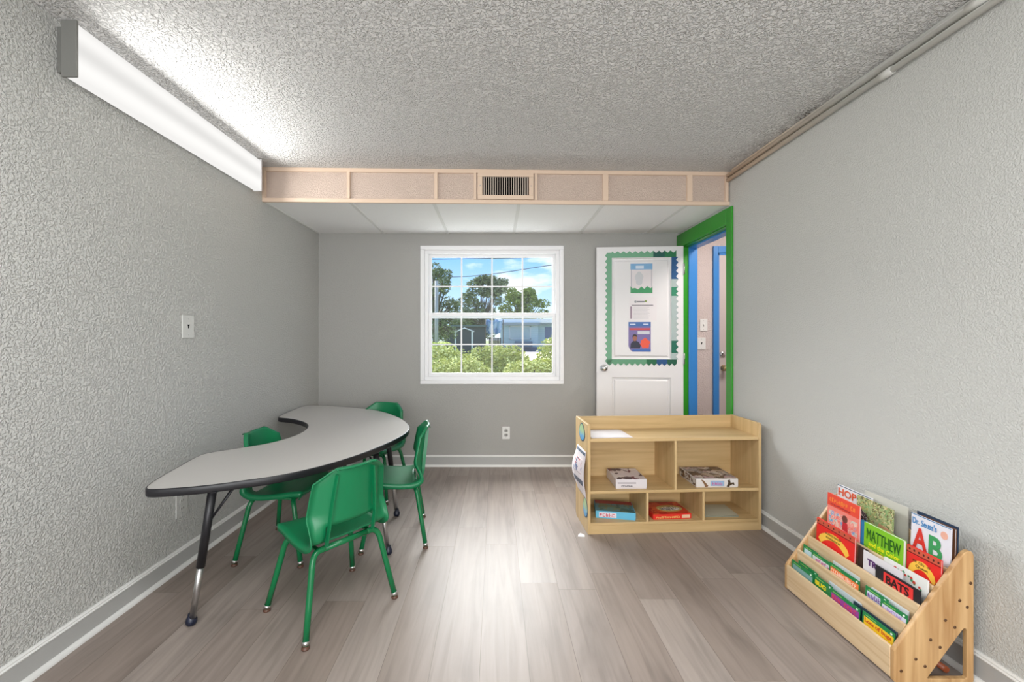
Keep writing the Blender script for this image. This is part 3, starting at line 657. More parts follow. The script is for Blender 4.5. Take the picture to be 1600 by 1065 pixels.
for lab, x, y, a in (('green plastic chair nearest the camera, its back turned to us', -0.733, 1.892, 50.2),
                     ('green plastic chair tucked between textured wall and the curved table', -1.185, 2.41, -92),
                     ('green plastic chair facing left at the rounded end of the table', -0.612, 2.562, 101.4),
                     ('green plastic chair behind the table, only its back top showing', -0.935, 3.235, 165)):
    c = chair if first else copy_tree(chair)
    first = False
    c.location = (x, y, 0); c.rotation_euler = (0, 0, R(a)); c['label'] = lab; c['group'] = 'green chairs around the crescent table'

# ------------------------------------------------------------------ toy shelf
SO = (0.556, 2.555, 0.0); SR = math.atan2(0.062, 1.093)
shelf = thing('storage_shelf', 'light maple toy shelf with five open cubbies', 'shelf', SO, SR)
SW, SD, T = 1.090, 0.30, 0.016
side = [(0.0, 0.0), (SD, 0.0), (SD, 0.663), (0.0, 0.663)]
for x in (0.0, SW - T):
    prism('side_panel', [(0.0, 0.0), (SD - 0.02, 0.0), (SD, 0.03), (SD, 0.655), (SD - 0.008, 0.663), (0.012, 0.663), (0.0, 0.652)], x, x + T, M['maple_v'], shelf, 'X', 0.0015)
boxes('back_panel', [(T, SW - T, SD - 0.012, SD - 0.004, 0.02, 0.660)], M['maple'], shelf)
boxes('top_board', [(T, SW - T, 0.003, SD - 0.012, 0.558, 0.577)], M['maple'], shelf, 0.0015)
boxes('middle_board', [(T, SW - T, 0.003, SD - 0.012, 0.243, 0.260)], M['maple'], shelf, 0.0015)
boxes('bottom_board', [(T, SW - T, 0.003, SD - 0.012, 0.052, 0.068)], M['maple'], shelf, 0.0015)
boxes('kick_board', [(T, SW - T, 0.002, 0.018, 0.0, 0.052)], M['maple'], shelf)
boxes('divider', [(0.5405, 0.5545, 0.005, SD - 0.012, 0.260, 0.558)], M['maple_v'], shelf)
for x in (0.363, 0.717): boxes('divider', [(x, x + 0.014, 0.005, SD - 0.012, 0.068, 0.243)], M['maple_v'], shelf)
def on_shelf(name, label, cat, x, y, z, rz=0.0, group=None):
    d = Matrix.Translation(SO) @ Matrix.Rotation(SR, 4, 'Z')
    return thing(name, label, cat, d @ Vector((x, y, z)), SR + R(rz), group)
# paper and boxes
o = on_shelf('paper_sheet', 'stack of white sheets on top of the toy shelf', 'paper', 0.03, 0.02, 0.577)
for k in range(4):
    a = 0.012 * k
    prism('sheet', [(0.0, 0.0 + a * .3), (0.26 - a, 0.004), (0.255 - a * .5, 0.215), (0.0, 0.22)], 0.0003 + k * 0.0008, 0.0008 + k * 0.0008, M['paper'] if k % 2 else flat(224, 214, 220), o)
def splotch_mat(name, base, cols, scale=30, stretch=(1, 1, 1)):
    m = mat(name, base, 0.4); v = coords(m, stretch)
    vo_ = node(m, 'ShaderNodeTexVoronoi'); vo_.inputs['Scale'].default_value = scale; vo_.inputs['Randomness'].default_value = 1
    nz = node(m, 'ShaderNodeTexNoise'); nz.inputs['Scale'].default_value = scale * 0.8; link(m, v, nz.inputs['Vector'])
    ad = node(m, 'ShaderNodeMix'); ad.data_type = 'VECTOR'; ad.inputs['Factor'].default_value = 0.12; link(m, v, ad.inputs[4]); link(m, nz.outputs[1], ad.inputs[5])
    link(m, ad.outputs[1], vo_.inputs['Vector'])
    sp = node(m, 'ShaderNodeSeparateColor'); link(m, vo_.outputs['Color'], sp.inputs[0])
    r = ramp_node(m, [(0.0, cols[0]), (0.95, cols[-1])] if len(cols) == 2 else [(i / (len(cols)), c) for i, c in enumerate(cols)]); r.color_ramp.interpolation = 'CONSTANT'
    link(m, sp.outputs[0], r.inputs[0]); link(m, r.outputs[0], P(m).inputs['Base Color']); return m
def game_box(label, x, y, z, rz, w, d, h, side_m, top_m, grp='board game boxes in the cubbies'):
    o = on_shelf('game_box', label, 'box', x, y, z, rz, grp)
    boxes('box_base', [(0.002, w - 0.002, 0.002, d - 0.002, 0.0, h * 0.6)], side_m, o, 0.001)
    boxes('box_lid', [(0, w, 0, d, h * 0.12, h)], side_m, o, 0.0015)
    boxes('lid_picture', [(0.004, w - 0.004, 0.004, d - 0.004, h, h + 0.0008)], top_m, o)
    return o
m1 = splotch_mat('puzzle_art_purple', srgb(214, 206, 210), [srgb(214, 206, 208), srgb(206, 198, 204), srgb(92, 28, 62), srgb(220, 214, 214), srgb(60, 40, 62), srgb(210, 200, 206)], 20)
b1 = game_box('white puzzle box with purple art in the upper left cubby', 0.185, 0.038, 0.260, -3, 0.192, 0.215, 0.058, flat(214, 208, 210), m1)
boxes('front_print', [(0.012, 0.125, -0.0006, 0, 0.030, 0.040)], flat(178, 170, 174), b1)
scribble('front_lettering', 6, flat(40, 34, 44), b1, 0.035, 0.012, 0.07, 0.011, -0.0006)
m2 = splotch_mat('puzzle_art_animals', srgb(214, 206, 200), [srgb(206, 196, 188), srgb(96, 70, 58), srgb(150, 150, 158), srgb(58, 44, 42), srgb(186, 168, 152), srgb(196, 170, 178), srgb(120, 100, 84), srgb(214, 206, 200)], 30, (1, 1, 1))
m2s = splotch_mat('puzzle_side_animals', srgb(220, 214, 210), [srgb(216, 212, 208), srgb(216, 212, 208), srgb(120, 92, 70), srgb(218, 214, 210), srgb(74, 56, 50)], 30)
b2 = game_box('white animal puzzle box in the upper right cubby', 0.690, 0.030, 0.260, -3, 0.262, 0.238, 0.055, flat(218, 212, 208), m2)
boxes('side_print', [(-0.0008, 0.0, 0.01, 0.228, 0.008, 0.052)], m2s, b2)
boxes('front_print', [(0.090, 0.174, -0.0008, 0, 0.010, 0.042)], flat(150, 178, 208), b2)
scribble('front_lettering', 4, flat(206, 96, 150), b2, 0.10, 0.014, 0.066, 0.024, -0.0010)
prism('printed_neck', [(0.03, 0.050), (0.045, 0.046), (0.075, 0.012), (0.070, 0.004), (0.055, 0.004), (0.05, 0.02)], -0.0008, 0, flat(130, 96, 66), b2, 'Y')
prism('printed_animal', [(0.19, 0.006), (0.20, 0.03), (0.195, 0.044), (0.21, 0.05), (0.215, 0.03), (0.235, 0.032), (0.24, 0.015), (0.225, 0.02), (0.21, 0.012), (0.205, 0.004)], -0.0008, 0, flat(70, 54, 34), b2, 'Y')
m3 = splotch_mat('game_art_teal', srgb(70, 120, 130), [srgb(62, 110, 116), srgb(92, 130, 124), srgb(60, 96, 92), srgb(80, 134, 150), srgb(112, 124, 96)], 26)
b3 = game_box('light blue game box with red band in the lower left cubby', 0.070, 0.075, 0.068, -13, 0.240, 0.178, 0.045, flat(98, 180, 212), m3)
boxes('red_band', [(0.004, 0.236, 0.125, 0.174, 0.0458, 0.0466)], flat(150, 40, 46), b3)
boxes('front_print', [(0.02, 0.125, -0.0008, 0, 0.008, 0.038)], flat(222, 214, 220), b3)
scribble('front_lettering', 5, flat(206, 52, 86), b3, 0.024, 0.012, 0.095, 0.022, -0.0010)
m4 = splotch_mat('game_art_red', srgb(190, 50, 34), [srgb(196, 40, 28), srgb(206, 70, 40), srgb(176, 34, 28), srgb(214, 96, 50)], 22)
b4 = game_box('red board game box in the lower middle cubby', 0.415, 0.025, 0.068, 1.5, 0.246, 0.188, 0.032, flat(216, 46, 34), m4)
prism('lid_print', [(0.145 + 0.082 * cos(a), 0.085 + 0.05 * sin(a)) for a in [k * pi / 12 for k in range(24)]], 0.033, 0.0336, flat(190, 166, 96), b4)
prism('lid_title', [(0.145 + 0.066 * cos(a) * (1 + 0.1 * sin(7 * a)), 0.078 + 0.026 * sin(a)) for a in [k * pi / 14 for k in range(28)]], 0.0337, 0.0342, splotch_mat('lid_title_art', srgb(220, 214, 206), [srgb(222, 214, 206), srgb(60, 54, 50), srgb(222, 214, 206)], 60), b4)
scribble('front_lettering', 14, flat(232, 200, 120), b4, 0.02, 0.008, 0.155, 0.013, -0.0004)
boxes('front_print', [(0.185, 0.236, -0.0008, 0, 0.006, 0.026)], flat(226, 190, 160), b4)
o = on_shelf('paper_stack', 'pale grey-green sheets lying in the lower right cubby', 'paper', 0.76, 0.05, 0.068, -3)
for k in range(6):
    dx = random.uniform(-.004, .004); prism('sheet', [(dx, dx), (0.21 + dx, dx), (0.215 + dx, 0.17 + dx), (dx, 0.175 + dx)], 0.0002 + k * 0.0018, 0.0012 + k * 0.0018, flat(188, 186, 166) if k != 2 else flat(70, 84, 66), o)
o = tag(prism('paper_scrap', [(0.490, 2.53), (0.53, 2.525), (0.535, 2.55), (0.515, 2.575), (0.50, 2.56)], 0.0005, 0.0015, M['paper']), 'small white paper scrap on the floor beside the toy shelf', 'paper scrap')
# cut-outs on the left side (local y into depth; they lie on x = 0)
def side_cut(name, label, cat, pts, m, thick=0.002, group=None):
    o = on_shelf(name, label, cat, 0, 0, 0, 0, group)
    prism('cutout', pts, -thick, -0.0004, m, o, 'X'); return o
def grad_mat(name, lo, hi, z0, z1):
    m = mat(name, lo, 0.4); v = coords(m); s = node(m, 'ShaderNodeSeparateXYZ'); link(m, v, s.inputs[0])
    mr = node(m, 'ShaderNodeMapRange'); mr.inputs['From Min'].default_value = z0; mr.inputs['From Max'].default_value = z1; link(m, s.outputs['Z'], mr.inputs['Value'])
    nz = node(m, 'ShaderNodeTexNoise'); nz.inputs['Scale'].default_value = 60; link(m, v, nz.inputs['Vector'])
    ad = node(m, 'ShaderNodeMath'); ad.operation = 'MULTIPLY_ADD'; ad.inputs[1].default_value = 0.5; link(m, nz.outputs[0], ad.inputs[0]); link(m, mr.outputs[0], ad.inputs[2])
    sb = node(m, 'ShaderNodeMath'); sb.operation = 'SUBTRACT'; sb.inputs[1].default_value = 0.25; link(m, ad.outputs[0], sb.inputs[0])
    r = ramp_node(m, [(0.25, lo), (0.6, hi)]); link(m, sb.outputs[0], r.inputs[0]); link(m, r.outputs[0], P(m).inputs['Base Color']); return m
drop = lambda cy, cz, w, h: [(cy + w * cos(a) * (1 - 0.35 * max(0, sin(a))), cz + h * sin(a)) for a in [k * pi / 12 for k in range(24)]]
for lab, cy, cz, w, h in (('blue and green paper cut-out high on the side of the toy shelf', 0.135, 0.592, 0.072, 0.058), ('blue and green paper cut-out low on the side of the toy shelf', 0.055, 0.145, 0.055, 0.062)):
    o = side_cut('paper_cutout', lab, 'paper cut-out', drop(cy, cz, w, h), flat(20, 66, 96), 0.002, 'cut-outs taped on the toy shelf side')
    prism('inner_print', drop(cy, cz, w - 0.008, h - 0.008), -0.0030, -0.002, grad_mat('cutout_print_%d' % int(cz * 1000), srgb(90, 160, 210), srgb(170, 200, 150), cz - h, cz + h), o, 'X')
# curling picture sheet taped on the side
o = on_shelf('picture_sheet', 'curling white picture sheet taped to the side of the toy shelf', 'picture', 0, 0, 0)
def curl(name, y0, y1, z0, z1, m, off=0.0):
    bm = bmesh.new(); rows = []; NZ, NY = 16, 4
    for i in range(NZ + 1):
        t = i / NZ; z = 0.20 + 0.29 * t; row = []
        zz = z0 + (z1 - z0) * t; tt = (zz - 0.20) / 0.29
        for j in range(NY + 1):
            s = j / NY; y = y0 + (y1 - y0) * s
            bulge = 0.002 + 0.040 * sin(pi * min(1, max(0, tt))) ** 1.3 * (0.35 + 0.65 * (y / 0.24)) + 0.012 * max(0, tt - 0.8)
            row.append(bm.verts.new((-bulge - off, y, zz)))
        rows.append(row)
    for a, b in zip(rows, rows[1:]):
        for j in range(NY): bm.faces.new((a[j], a[j + 1], b[j + 1], b[j])).smooth = True
    ob = from_bm(name, bm, m, o); s = ob.modifiers.new('solid', 'SOLIDIFY'); s.thickness = 0.0006; return ob
curl('sheet', 0.03, 0.235, 0.20, 0.49, flat(224, 216, 220))
curl('dark_border', 0.04, 0.225, 0.462, 0.480, flat(96, 108, 126), 0.0012)
curl('dark_border', 0.05, 0.215, 0.27, 0.305, flat(96, 104, 120), 0.0012)
curl('print', 0.07, 0.20, 0.34, 0.43, splotch_mat('picture_art', srgb(220, 200, 200), [srgb(224, 214, 218), srgb(206, 92, 84), srgb(90, 110, 150), srgb(224, 214, 218)], 40), 0.0012)

# ------------------------------------------------------------------ pine book rack
rack = thing('book_rack', 'pine tiered book rack with slanted side panels by the right wall', 'book rack', (1.376, 1.463, 0))
def rk(x): return x - 1.376
panel = [(0.002, 0.0), (0.264, 0.0), (0.272, 0.0)] 
outer = [(1.379, 0.004), (1.385, 0.0), (1.652, 0.0), (1.656, 0.004), (1.656, 0.440), (1.653, 0.449), (1.646, 0.455), (1.636, 0.455), (1.626, 0.451), (1.618, 0.443), (1.386, 0.122), (1.380, 0.110)]
hole = [(1.500, 0.013), (1.628, 0.013), (1.632, 0.017), (1.632, 0.180), (1.628, 0.187), (1.622, 0.187), (1.617, 0.183), (1.497, 0.019), (1.496, 0.015)]
for y0 in (0.0, 0.540):
    sp = prism('side_panel', [(rk(a), b) for a, b in outer], y0, y0 + 0.016, M['pine'], rack, 'Y', 0.003, holes=[[(rk(a), b) for a, b in hole]])
    if y0 == 0.0:
        for x, z in ((1.403,0.041),(1.454,0.082),(1.486,0.057),(1.505,0.149),(1.538,0.123),(1.556,0.217),(1.589,0.192),(1.606,0.285),(1.632,0.262),(1.644,0.345)):
            lathe('dowel_hole', [(0.0055, -0.001), (0.0055, 0.0006), (0.0004, 0.0007)], flat(92, 60, 30), sp, 12, 'Y', (rk(x), 0, z))
XD = [1.378, 1.428, 1.478, 1.528, 1.580, 1.634]; ZT = [0.117, 0.192, 0.2576, 0.325, 0.385, 0.435]; ZF = [0.018, 0.055, 0.115, 0.178, 0.240]
for k in range(6):
    zb = 0.008 if k == 0 else ZF[k - 1] - 0.008
    tag(boxes('front_board' if k == 0 else 'divider_board', [(rk(XD[k]), rk(XD[k]) + 0.011, 0.016, 0.540, zb, ZT[k])], M['pine_y'], rack, 0.002))
for k in range(5): boxes('pocket_floor', [(rk(XD[k]) + 0.011, rk(XD[k + 1]), 0.016, 0.540, ZF[k] - 0.008, ZF[k])], M['pine_y'], rack)

def book(label, yl, yr, zt, k, xb, xt, cov, t=0.004, spine=None, pages=True, roll=0.0, group=None, cat='book', name='picture_book'):
    """yl: far end, yr: near end; k: pocket; xb/xt: x of the cover at foot and at top"""
    z0 = ZF[k] + 0.001; h = zt - z0; lean = math.atan2(xt - xb, h); h = h / cos(lean)
    o = thing(name, label, cat, (xb, yl, z0), R(-90), group, rx=-lean)
    o.rotation_euler = (-lean, 0, R(-90))
    w = yl - yr
    boxes('cover', [(0, w, 0, 0.0012, 0, h)], cov, o, 0.0004)
    boxes('back_cover', [(0, w, t - 0.0012, t, 0, h)], cov, o, 0.0004)
    boxes('pages', [(0.001, w - 0.002, 0.0012, t - 0.0012, 0.002, h - 0.002)], M['paper'], o)
    if spine: boxes('spine', [(-0.0006, 0.016, -0.0008, t, 0, h)], spine, o, 0.0004)
    return o, w, h
def stripe(o, x0, x1, z0, z1, m, nm='cover_band', y=-0.0009): return boxes(nm, [(x0, x1, y, 0.0, z0, z1)], m, o)
BG = 'picture books in the pine rack'; RG = 'green-banded readers in the pine rack'
# back pocket
o, w, h = book('large plain grey-white book, rearmost in the rack', 1.862, 1.668, 0.522, 4, 1.622, 1.628, flat(196, 194, 184), 0.004, group=BG)
o, w, h = book('white book titled HOP in orange letters', 1.992, 1.815, 0.503, 4, 1.603, 1.612, flat(222, 222, 226), 0.010, group=BG)
stripe(o, 0, w, h - 0.003, h, flat(30, 80, 110))
lettering('title', 'HOP', 0.05, flat(214, 84, 40), o, 0.006, h - 0.046, width=0.098, height=0.034, bold=0.02)
jm = splotch_mat('jungle_cover', srgb(150, 166, 112), [srgb(154, 172, 120), srgb(140, 160, 104), srgb(176, 184, 140), srgb(96, 88, 58), srgb(160, 150, 90), srgb(130, 168, 112), srgb(210, 196, 150)], 70)
o, w, h = book('olive green jungle picture book leaning askew', 1.872, 1.700, 0.500, 4, 1.592, 1.600, jm, 0.004, group=BG)
o.rotation_euler = (o.rotation_euler[0], R(0), R(-90))
prism('cover_picture', [(0.0, 0.10), (0.05, 0.10), (0.062, 0.15), (0.05, 0.19), (0.02, 0.205), (0.0, 0.20)], -0.001, 0, splotch_mat('jungle_animal', srgb(60, 56, 64), [srgb(52, 50, 60), srgb(214, 210, 206), srgb(80, 76, 84), srgb(40, 36, 40)], 80), o, 'Y')
prism('cover_picture', [(0.10, h - 0.125), (0.17, h - 0.13), (0.18, h - 0.10), (0.15, h - 0.085), (0.11, h - 0.08)], -0.001, 0, flat(196, 150, 116), o, 'Y')
o, w, h = book('white alphabet book with big red and green letters', 1.628, 1.486, 0.522, 4, 1.592, 1.602, flat(220, 218, 226), 0.005, group=BG)
stripe(o, 0, w, h - 0.003, h, flat(60, 130, 176))
lettering('author', "Dr. Seuss's", 0.03, flat(54, 132, 190), o, 0.006, h - 0.036, width=0.088, height=0.024, bold=0.01)
lettering('title_letter', 'A', 0.1, flat(206, 48, 38), o, 0.008, h - 0.128, width=0.055, height=0.082, bold=0.03)
lettering('title_letter', 'B', 0.1, flat(56, 150, 88), o, 0.068, h - 0.135, width=0.048, height=0.082, bold=0.03)
prism('sticker', [(w - 0.022 + 0.012 * cos(a), h - 0.034 + 0.014 * sin(a)) for a in [k * pi / 8 for k in range(16)]], -0.001, 0, flat(226, 170, 150), o, 'Y')
book('brown book edge behind the alphabet book', 1.60, 1.481, 0.523, 4, 1.603, 1.611, flat(92, 56, 34), 0.006, group=BG)
book('navy book behind the brown one at the wall', 1.625, 1.481, 0.530, 4, 1.613, 1.620, flat(30, 52, 78), 0.004, group=BG)
# fourth pocket
cm = splotch_mat('coral_art', srgb(226, 140, 130), [srgb(230, 150, 140), srgb(224, 120, 110), srgb(232, 160, 150), srgb(120, 160, 200), srgb(176, 206, 196), srgb(228, 140, 128), srgb(226, 198, 180)], 60)
o, w, h = book('coral red picture book with orange title, by the far side panel', 1.971, 1.798, 0.474, 3, 1.540, 1.549, flat(228, 128, 116), 0.006, group=BG)
stripe(o, 0, w, h - 0.055, h, flat(222, 72, 52)); stripe(o, 0.01, w - 0.01, h - 0.16, h - 0.075, cm, 'cover_picture')
scribble('title', 11, flat(240, 146, 60), o, 0.014, h - 0.034, 0.14, 0.020, -0.0010)
scribble('subtitle', 12, flat(150, 40, 50), o, 0.02, h - 0.048, 0.11, 0.008, -0.0010, 4)
prism('printed_child', [(0.10 + 0.014 * cos(a), h - 0.085 + 0.016 * sin(a)) for a in [k * pi / 8 for k in range(16)]], -0.002, -0.0008, flat(104, 56, 48), o, 'Y')
prism('printed_shirt', [(0.086, h - 0.135), (0.116, h - 0.138), (0.114, h - 0.10), (0.09, h - 0.098)], -0.002, -0.0008, flat(190, 44, 52), o, 'Y')
gm = mat('lime_cover', srgb(122, 186, 40), 0.35)
o, w, h = book('lime green book titled MATTHEW with blue spine', 1.797, 1.609, 0.420, 3, 1.546, 1.553, gm, 0.012, spine=flat(28, 112, 160), group=BG)
lettering('title', 'MATTHEW', 0.05, flat(26, 92, 26), o, 0.030, h - 0.066, width=0.148, height=0.046)
lettering('subtitle', 'and the Color', 0.02, flat(226, 226, 30), o, 0.040, h - 0.088, width=0.135, height=0.018, bold=0.02)
scribble('subtitle', 9, flat(226, 226, 30), o, 0.026, h - 0.108, 0.10, 0.014, -0.0006, 5)
def red_book(label, yl, yr, zt, k, xb, xt, lines):
    o, w, h = book(label, yl, yr, zt, k, xb, xt, flat(220, 34, 30), 0.006, group=BG)
    stripe(o, 0, w, h - 0.022, h - 0.002, flat(196, 84, 60), 'patterned_band')
    for j in range(7): prism('printed_mark', [(0.012 + j * w / 7.2 + 0.0035 * cos(a), h - 0.012 + 0.0045 * sin(a)) for a in [q * pi / 4 for q in range(8)]], -0.0014, -0.0008, flat(70, 22, 20), o, 'Y')
    stripe(o, 0, w, h - 0.026, h - 0.023, flat(110, 16, 18), 'cover_line')
    n = 12; cx = w * 0.47; arc = []
    for q in range(n + 1):
        t = q / n * 2 - 1; arc.append((cx + t * w * 0.36, h - 0.040 - 0.030 * t * t))
    arc += [(cx + w * 0.40, h - 0.088), (cx + w * 0.33, h - 0.105)]
    for q in range(n + 1):
        t = 1 - q / n * 2; arc.append((cx + t * w * 0.31, h - 0.070 - 0.030 * t * t))
    arc += [(cx - w * 0.33, h - 0.105), (cx - w * 0.40, h - 0.088)]
    prism('title_banner', arc, -0.0012, 0, flat(238, 190, 72), o, 'Y')
    for i, (s, ww) in enumerate(lines):
        if s.isalpha() and s[0].isupper(): lettering('title', s, 0.02, flat(74, 60, 20), o, cx - ww / 2, h - 0.054 - i * 0.016, -0.0014, width=ww, height=0.012, bold=0.01)
        else: scribble('title', len(s), flat(74, 60, 20), o, cx - ww / 2, h - 0.053 - i * 0.016, ww, 0.010, -0.0010, i + 2)
    return o, w, h
o, w, h = red_book('red book with arched yellow title banner beside the lime book', 1.606, 1.482, 0.412, 3, 1.555, 1.563, (('.' * 9, 0.066), ('Quest', 0.045)))
# third pocket
o, w, h = red_book('red book with arched yellow title banner, by the far side panel', 1.974, 1.764, 0.357, 2, 1.492, 1.500, (('.' * 11, 0.088), ('.' * 12, 0.080)))
stripe(o, 0.06, 0.12, h - 0.17, h - 0.115, flat(70, 90, 120), 'cover_picture')
book('narrow dark brown book beside the white one', 1.760, 1.715, 0.330, 2, 1.503, 1.510, flat(56, 40, 32), 0.004, group=BG)
o, w, h = book('white book with purple letters half behind the bats book', 1.725, 1.560, 0.329, 2, 1.494, 1.501, flat(216, 212, 216), 0.004, group=BG)
lettering('title', 'TR', 0.05, flat(84, 40, 104), o, 0.020, h - 0.050, width=0.042, height=0.026, bold=0.03)
fm = flat(222, 222, 218)
o, w, h = book('white book with a wreath of red flowers', 1.650, 1.482, 0.341, 2, 1.508, 1.515, fm, 0.006, group=BG)
for j in range(22):
    a = R(-10 + 200 * j / 21) if j < 22 else 0; rr = 0.045 + random.uniform(-.008, .008); cx, cz = 0.075 + rr * 1.35 * cos(a), h - 0.052 + rr * 0.75 * sin(a); q = random.uniform(.0035, .007)
    prism('printed_flower' if j % 2 else 'printed_leaf', [(cx + q * cos(b), cz + q * sin(b)) for b in [k * pi / 4 for k in range(8)]], -0.001, 0, flat(196, 62, 48) if j % 2 else flat(70, 140, 96), o, 'Y')
o, w, h = book('black book titled BATS in a red box', 1.658, 1.483, 0.305, 2, 1.483, 1.490, flat(30, 28, 34), 0.004, group=BG)
stripe(o, 0.036, 0.150, h - 0.075, h - 0.008, flat(222, 52, 50), 'title_box')
lettering('title', 'BATS', 0.05, flat(40, 16, 18), o, 0.046, h - 0.047, -0.0012, width=0.090, height=0.032, bold=0.03)
# second pocket: green banded readers
def reader(label, yl, yr, zt, k, xb, xt, art, title=None, tcol=None, sub=None):
    o, w, h = book(label, yl, yr, zt, k, xb, xt, flat(26, 128, 70), 0.003, group=RG, name='reader_book')
    stripe(o, 0.008, w - 0.003, h - 0.16 if h > 0.17 else 0.01, h - 0.015, art, 'cover_picture')
    ww = 0
    if title: ww = min(w - 0.022, 0.022 * len(title) ** .9)
    if title in ('BUG', 'Lots of bugs'): lettering('title', title, 0.02, tcol, o, 0.012, h - 0.037, -0.0014, width=ww, height=0.019, bold=0.03)
    elif title: scribble('title', len(title), tcol, o, 0.012, h - 0.036, ww, 0.018, -0.0010, len(title))
    stripe(o, 0.014, min(w - 0.01, 0.06), h - 0.0095, h - 0.0075, flat(150, 200, 100), 'series_line', -0.0012)
    prism('series_badge', [(w - 0.012 + 0.004 * cos(a), h - 0.008 + 0.004 * sin(a)) for a in [q * pi / 5 for q in range(10)]], -0.0012, 0, flat(220, 236, 220), o, 'Y')
    return o, w, h
reader('green reader with pale blue snowy cover, second tier far end', 1.992, 1.905, 0.222, 1, 1.443, 1.450, flat(190, 216, 226))
reader('green reader with pink title, second tier', 1.935, 1.800, 0.220, 1, 1.440, 1.446, flat(206, 214, 214), 'Opossum', flat(200, 90, 150))
reader('green reader with orange cover, second tier middle', 1.828, 1.677, 0.226, 1, 1.436, 1.443, flat(232, 120, 60), 'Fireflies Go', flat(250, 226, 210))
reader('green reader with lilac title, second tier', 1.655, 1.560, 0.226, 1, 1.441, 1.448, flat(200, 206, 224), 'Rosey', flat(110, 60, 150))
reader('green reader with long lilac title at the near side panel', 1.585, 1.482, 0.219, 1, 1.436, 1.443, flat(206, 204, 226), 'Stinky Friends', flat(160, 110, 200))
book('white paged book behind the lilac readers', 1.648, 1.50, 0.222, 1, 1.458, 1.464, flat(214, 218, 222), 0.005, group=BG)
book('white paged book behind the orange reader', 1.832, 1.70, 0.228, 1, 1.456, 1.462, flat(210, 214, 216), 0.004, group=BG)
# front pocket
reader('green reader with teal cover, front tier far end', 1.992, 1.86, 0.150, 0, 1.391, 1.396, flat(120, 160, 160))
reader('green reader with grey picture and white title, front tier', 1.966, 1.850, 0.160, 0, 1.402, 1.408, flat(96, 104, 100), 'Tree House', flat(226, 222, 220))
reader('green reader with yellow BUG title, front tier', 1.862, 1.760, 0.155, 0, 1.395, 1.401, flat(40, 130, 70), 'BUG', flat(240, 216, 30))
reader('green reader with purple flowers and red title, front tier', 1.765, 1.622, 0.152, 0, 1.391, 1.397, flat(150, 60, 150), 'Ladybugs', flat(214, 70, 80))
reader('green reader titled Lots of bugs on yellow, front tier near end', 1.612, 1.482, 0.155, 0, 1.393, 1.399, flat(238, 196, 40), 'Lots of bugs', flat(196, 84, 20))
book('white paged book with dark edge behind the yellow reader', 1.665, 1.486, 0.158, 0, 1.404, 1.409, flat(40, 60, 74), 0.005, group=BG)
book('white paged book behind the purple reader', 1.80, 1.64, 0.160, 0, 1.413, 1.418, flat(200, 210, 216), 0.004, group=BG)
tag(tube('wooden_rod', [(1.60, 1.50, 0.016), (1.585, 1.98, 0.016)], 0.011, flat(140, 70, 40)), 'reddish wooden rod lying on the floor inside the book rack', 'rod')

# ------------------------------------------------------------------ outdoors
def leaf_mat(name, dark, mid, light, scale=1.2):
    m = mat(name, mid, 0.9, spec=0.1); v = coords(m)
    n = node(m, 'ShaderNodeTexNoise'); n.inputs['Scale'].default_value = scale; n.inputs['Detail'].default_value = 8; n.inputs['Roughness'].default_value = 0.8; link(m, v, n.inputs['Vector'])
    r = ramp_node(m, [(0.35, dark), (0.5, mid), (0.66, light)]); link(m, n.outputs[0], r.inputs[0]); link(m, r.outputs[0], P(m).inputs['Base Color']); return m
LM = leaf_mat('tree_leaves', srgb(74, 88, 62), srgb(130, 140, 104), srgb(190, 194, 158), 3)
LH = leaf_mat('hedge_leaves', srgb(118, 128, 74), srgb(182, 188, 116), srgb(232, 230, 180), 16)
bark = mat('bark', srgb(110, 100, 88), 0.8)
def leaves(name, blobs, n, size, m, parent, zflat=0.6):
    bm = bmesh.new(); tot = sum(b[3] * b[4] * b[5] for b in blobs)
    for cx, cy, cz, rx, ry, rz in blobs:
        for _ in range(max(10, int(n * rx * ry * rz / tot))):
            d = Vector((random.gauss(0, 1), random.gauss(0, 1), random.gauss(0, 1))).normalized() * random.uniform(0.35, 1.0) ** 0.5
            p = Vector((cx + d.x * rx, cy + d.y * ry, cz + d.z * rz)); s = size * random.uniform(0.6, 1.4)
            u = Vector((random.uniform(-1, 1), random.uniform(-1, 1), random.uniform(-1, 1) * zflat)).normalized(); w = u.cross(Vector((random.uniform(-1, 1), random.uniform(-1, 1), random.uniform(-1, 1)))).normalized()
            bm.faces.new([bm.verts.new(p + u * s), bm.verts.new(p + w * s * 0.45), bm.verts.new(p - u * s), bm.verts.new(p - w * s * 0.45)])
    me = bpy.data.meshes.new(name); bm.to_mesh(me); bm.free()
    return link_mesh(name, me, m, parent)
GZ = -0.30
lawn = boxes('ground', [(-60, 60, 4.3, 140, GZ - 0.2, GZ)], leaf_mat('lawn', srgb(70, 88, 40), srgb(90, 106, 52), srgb(110, 124, 68), 3))
structure(lawn, 'green lawn outside the window', 'ground')
reflector = boxes('bounce_slab', [(-6, 6, 4.05, 6.3, GZ - 0.1, GZ + 0.02)], mat('bounce_pale', srgb(226, 224, 218), 0.8)); structure(reflector, 'unseen pale slab added outside to bounce sunlight up through the window', 'bounce_slab')  # unseen, added to throw sunlight up onto the lowered ceiling
drive = boxes('driveway', [(1.2, 6.0, 26, 41.5, GZ, GZ + 0.02)], mat('concrete', srgb(214, 196, 180), 0.8)); structure(drive, 'pale concrete driveway before the house', 'driveway')
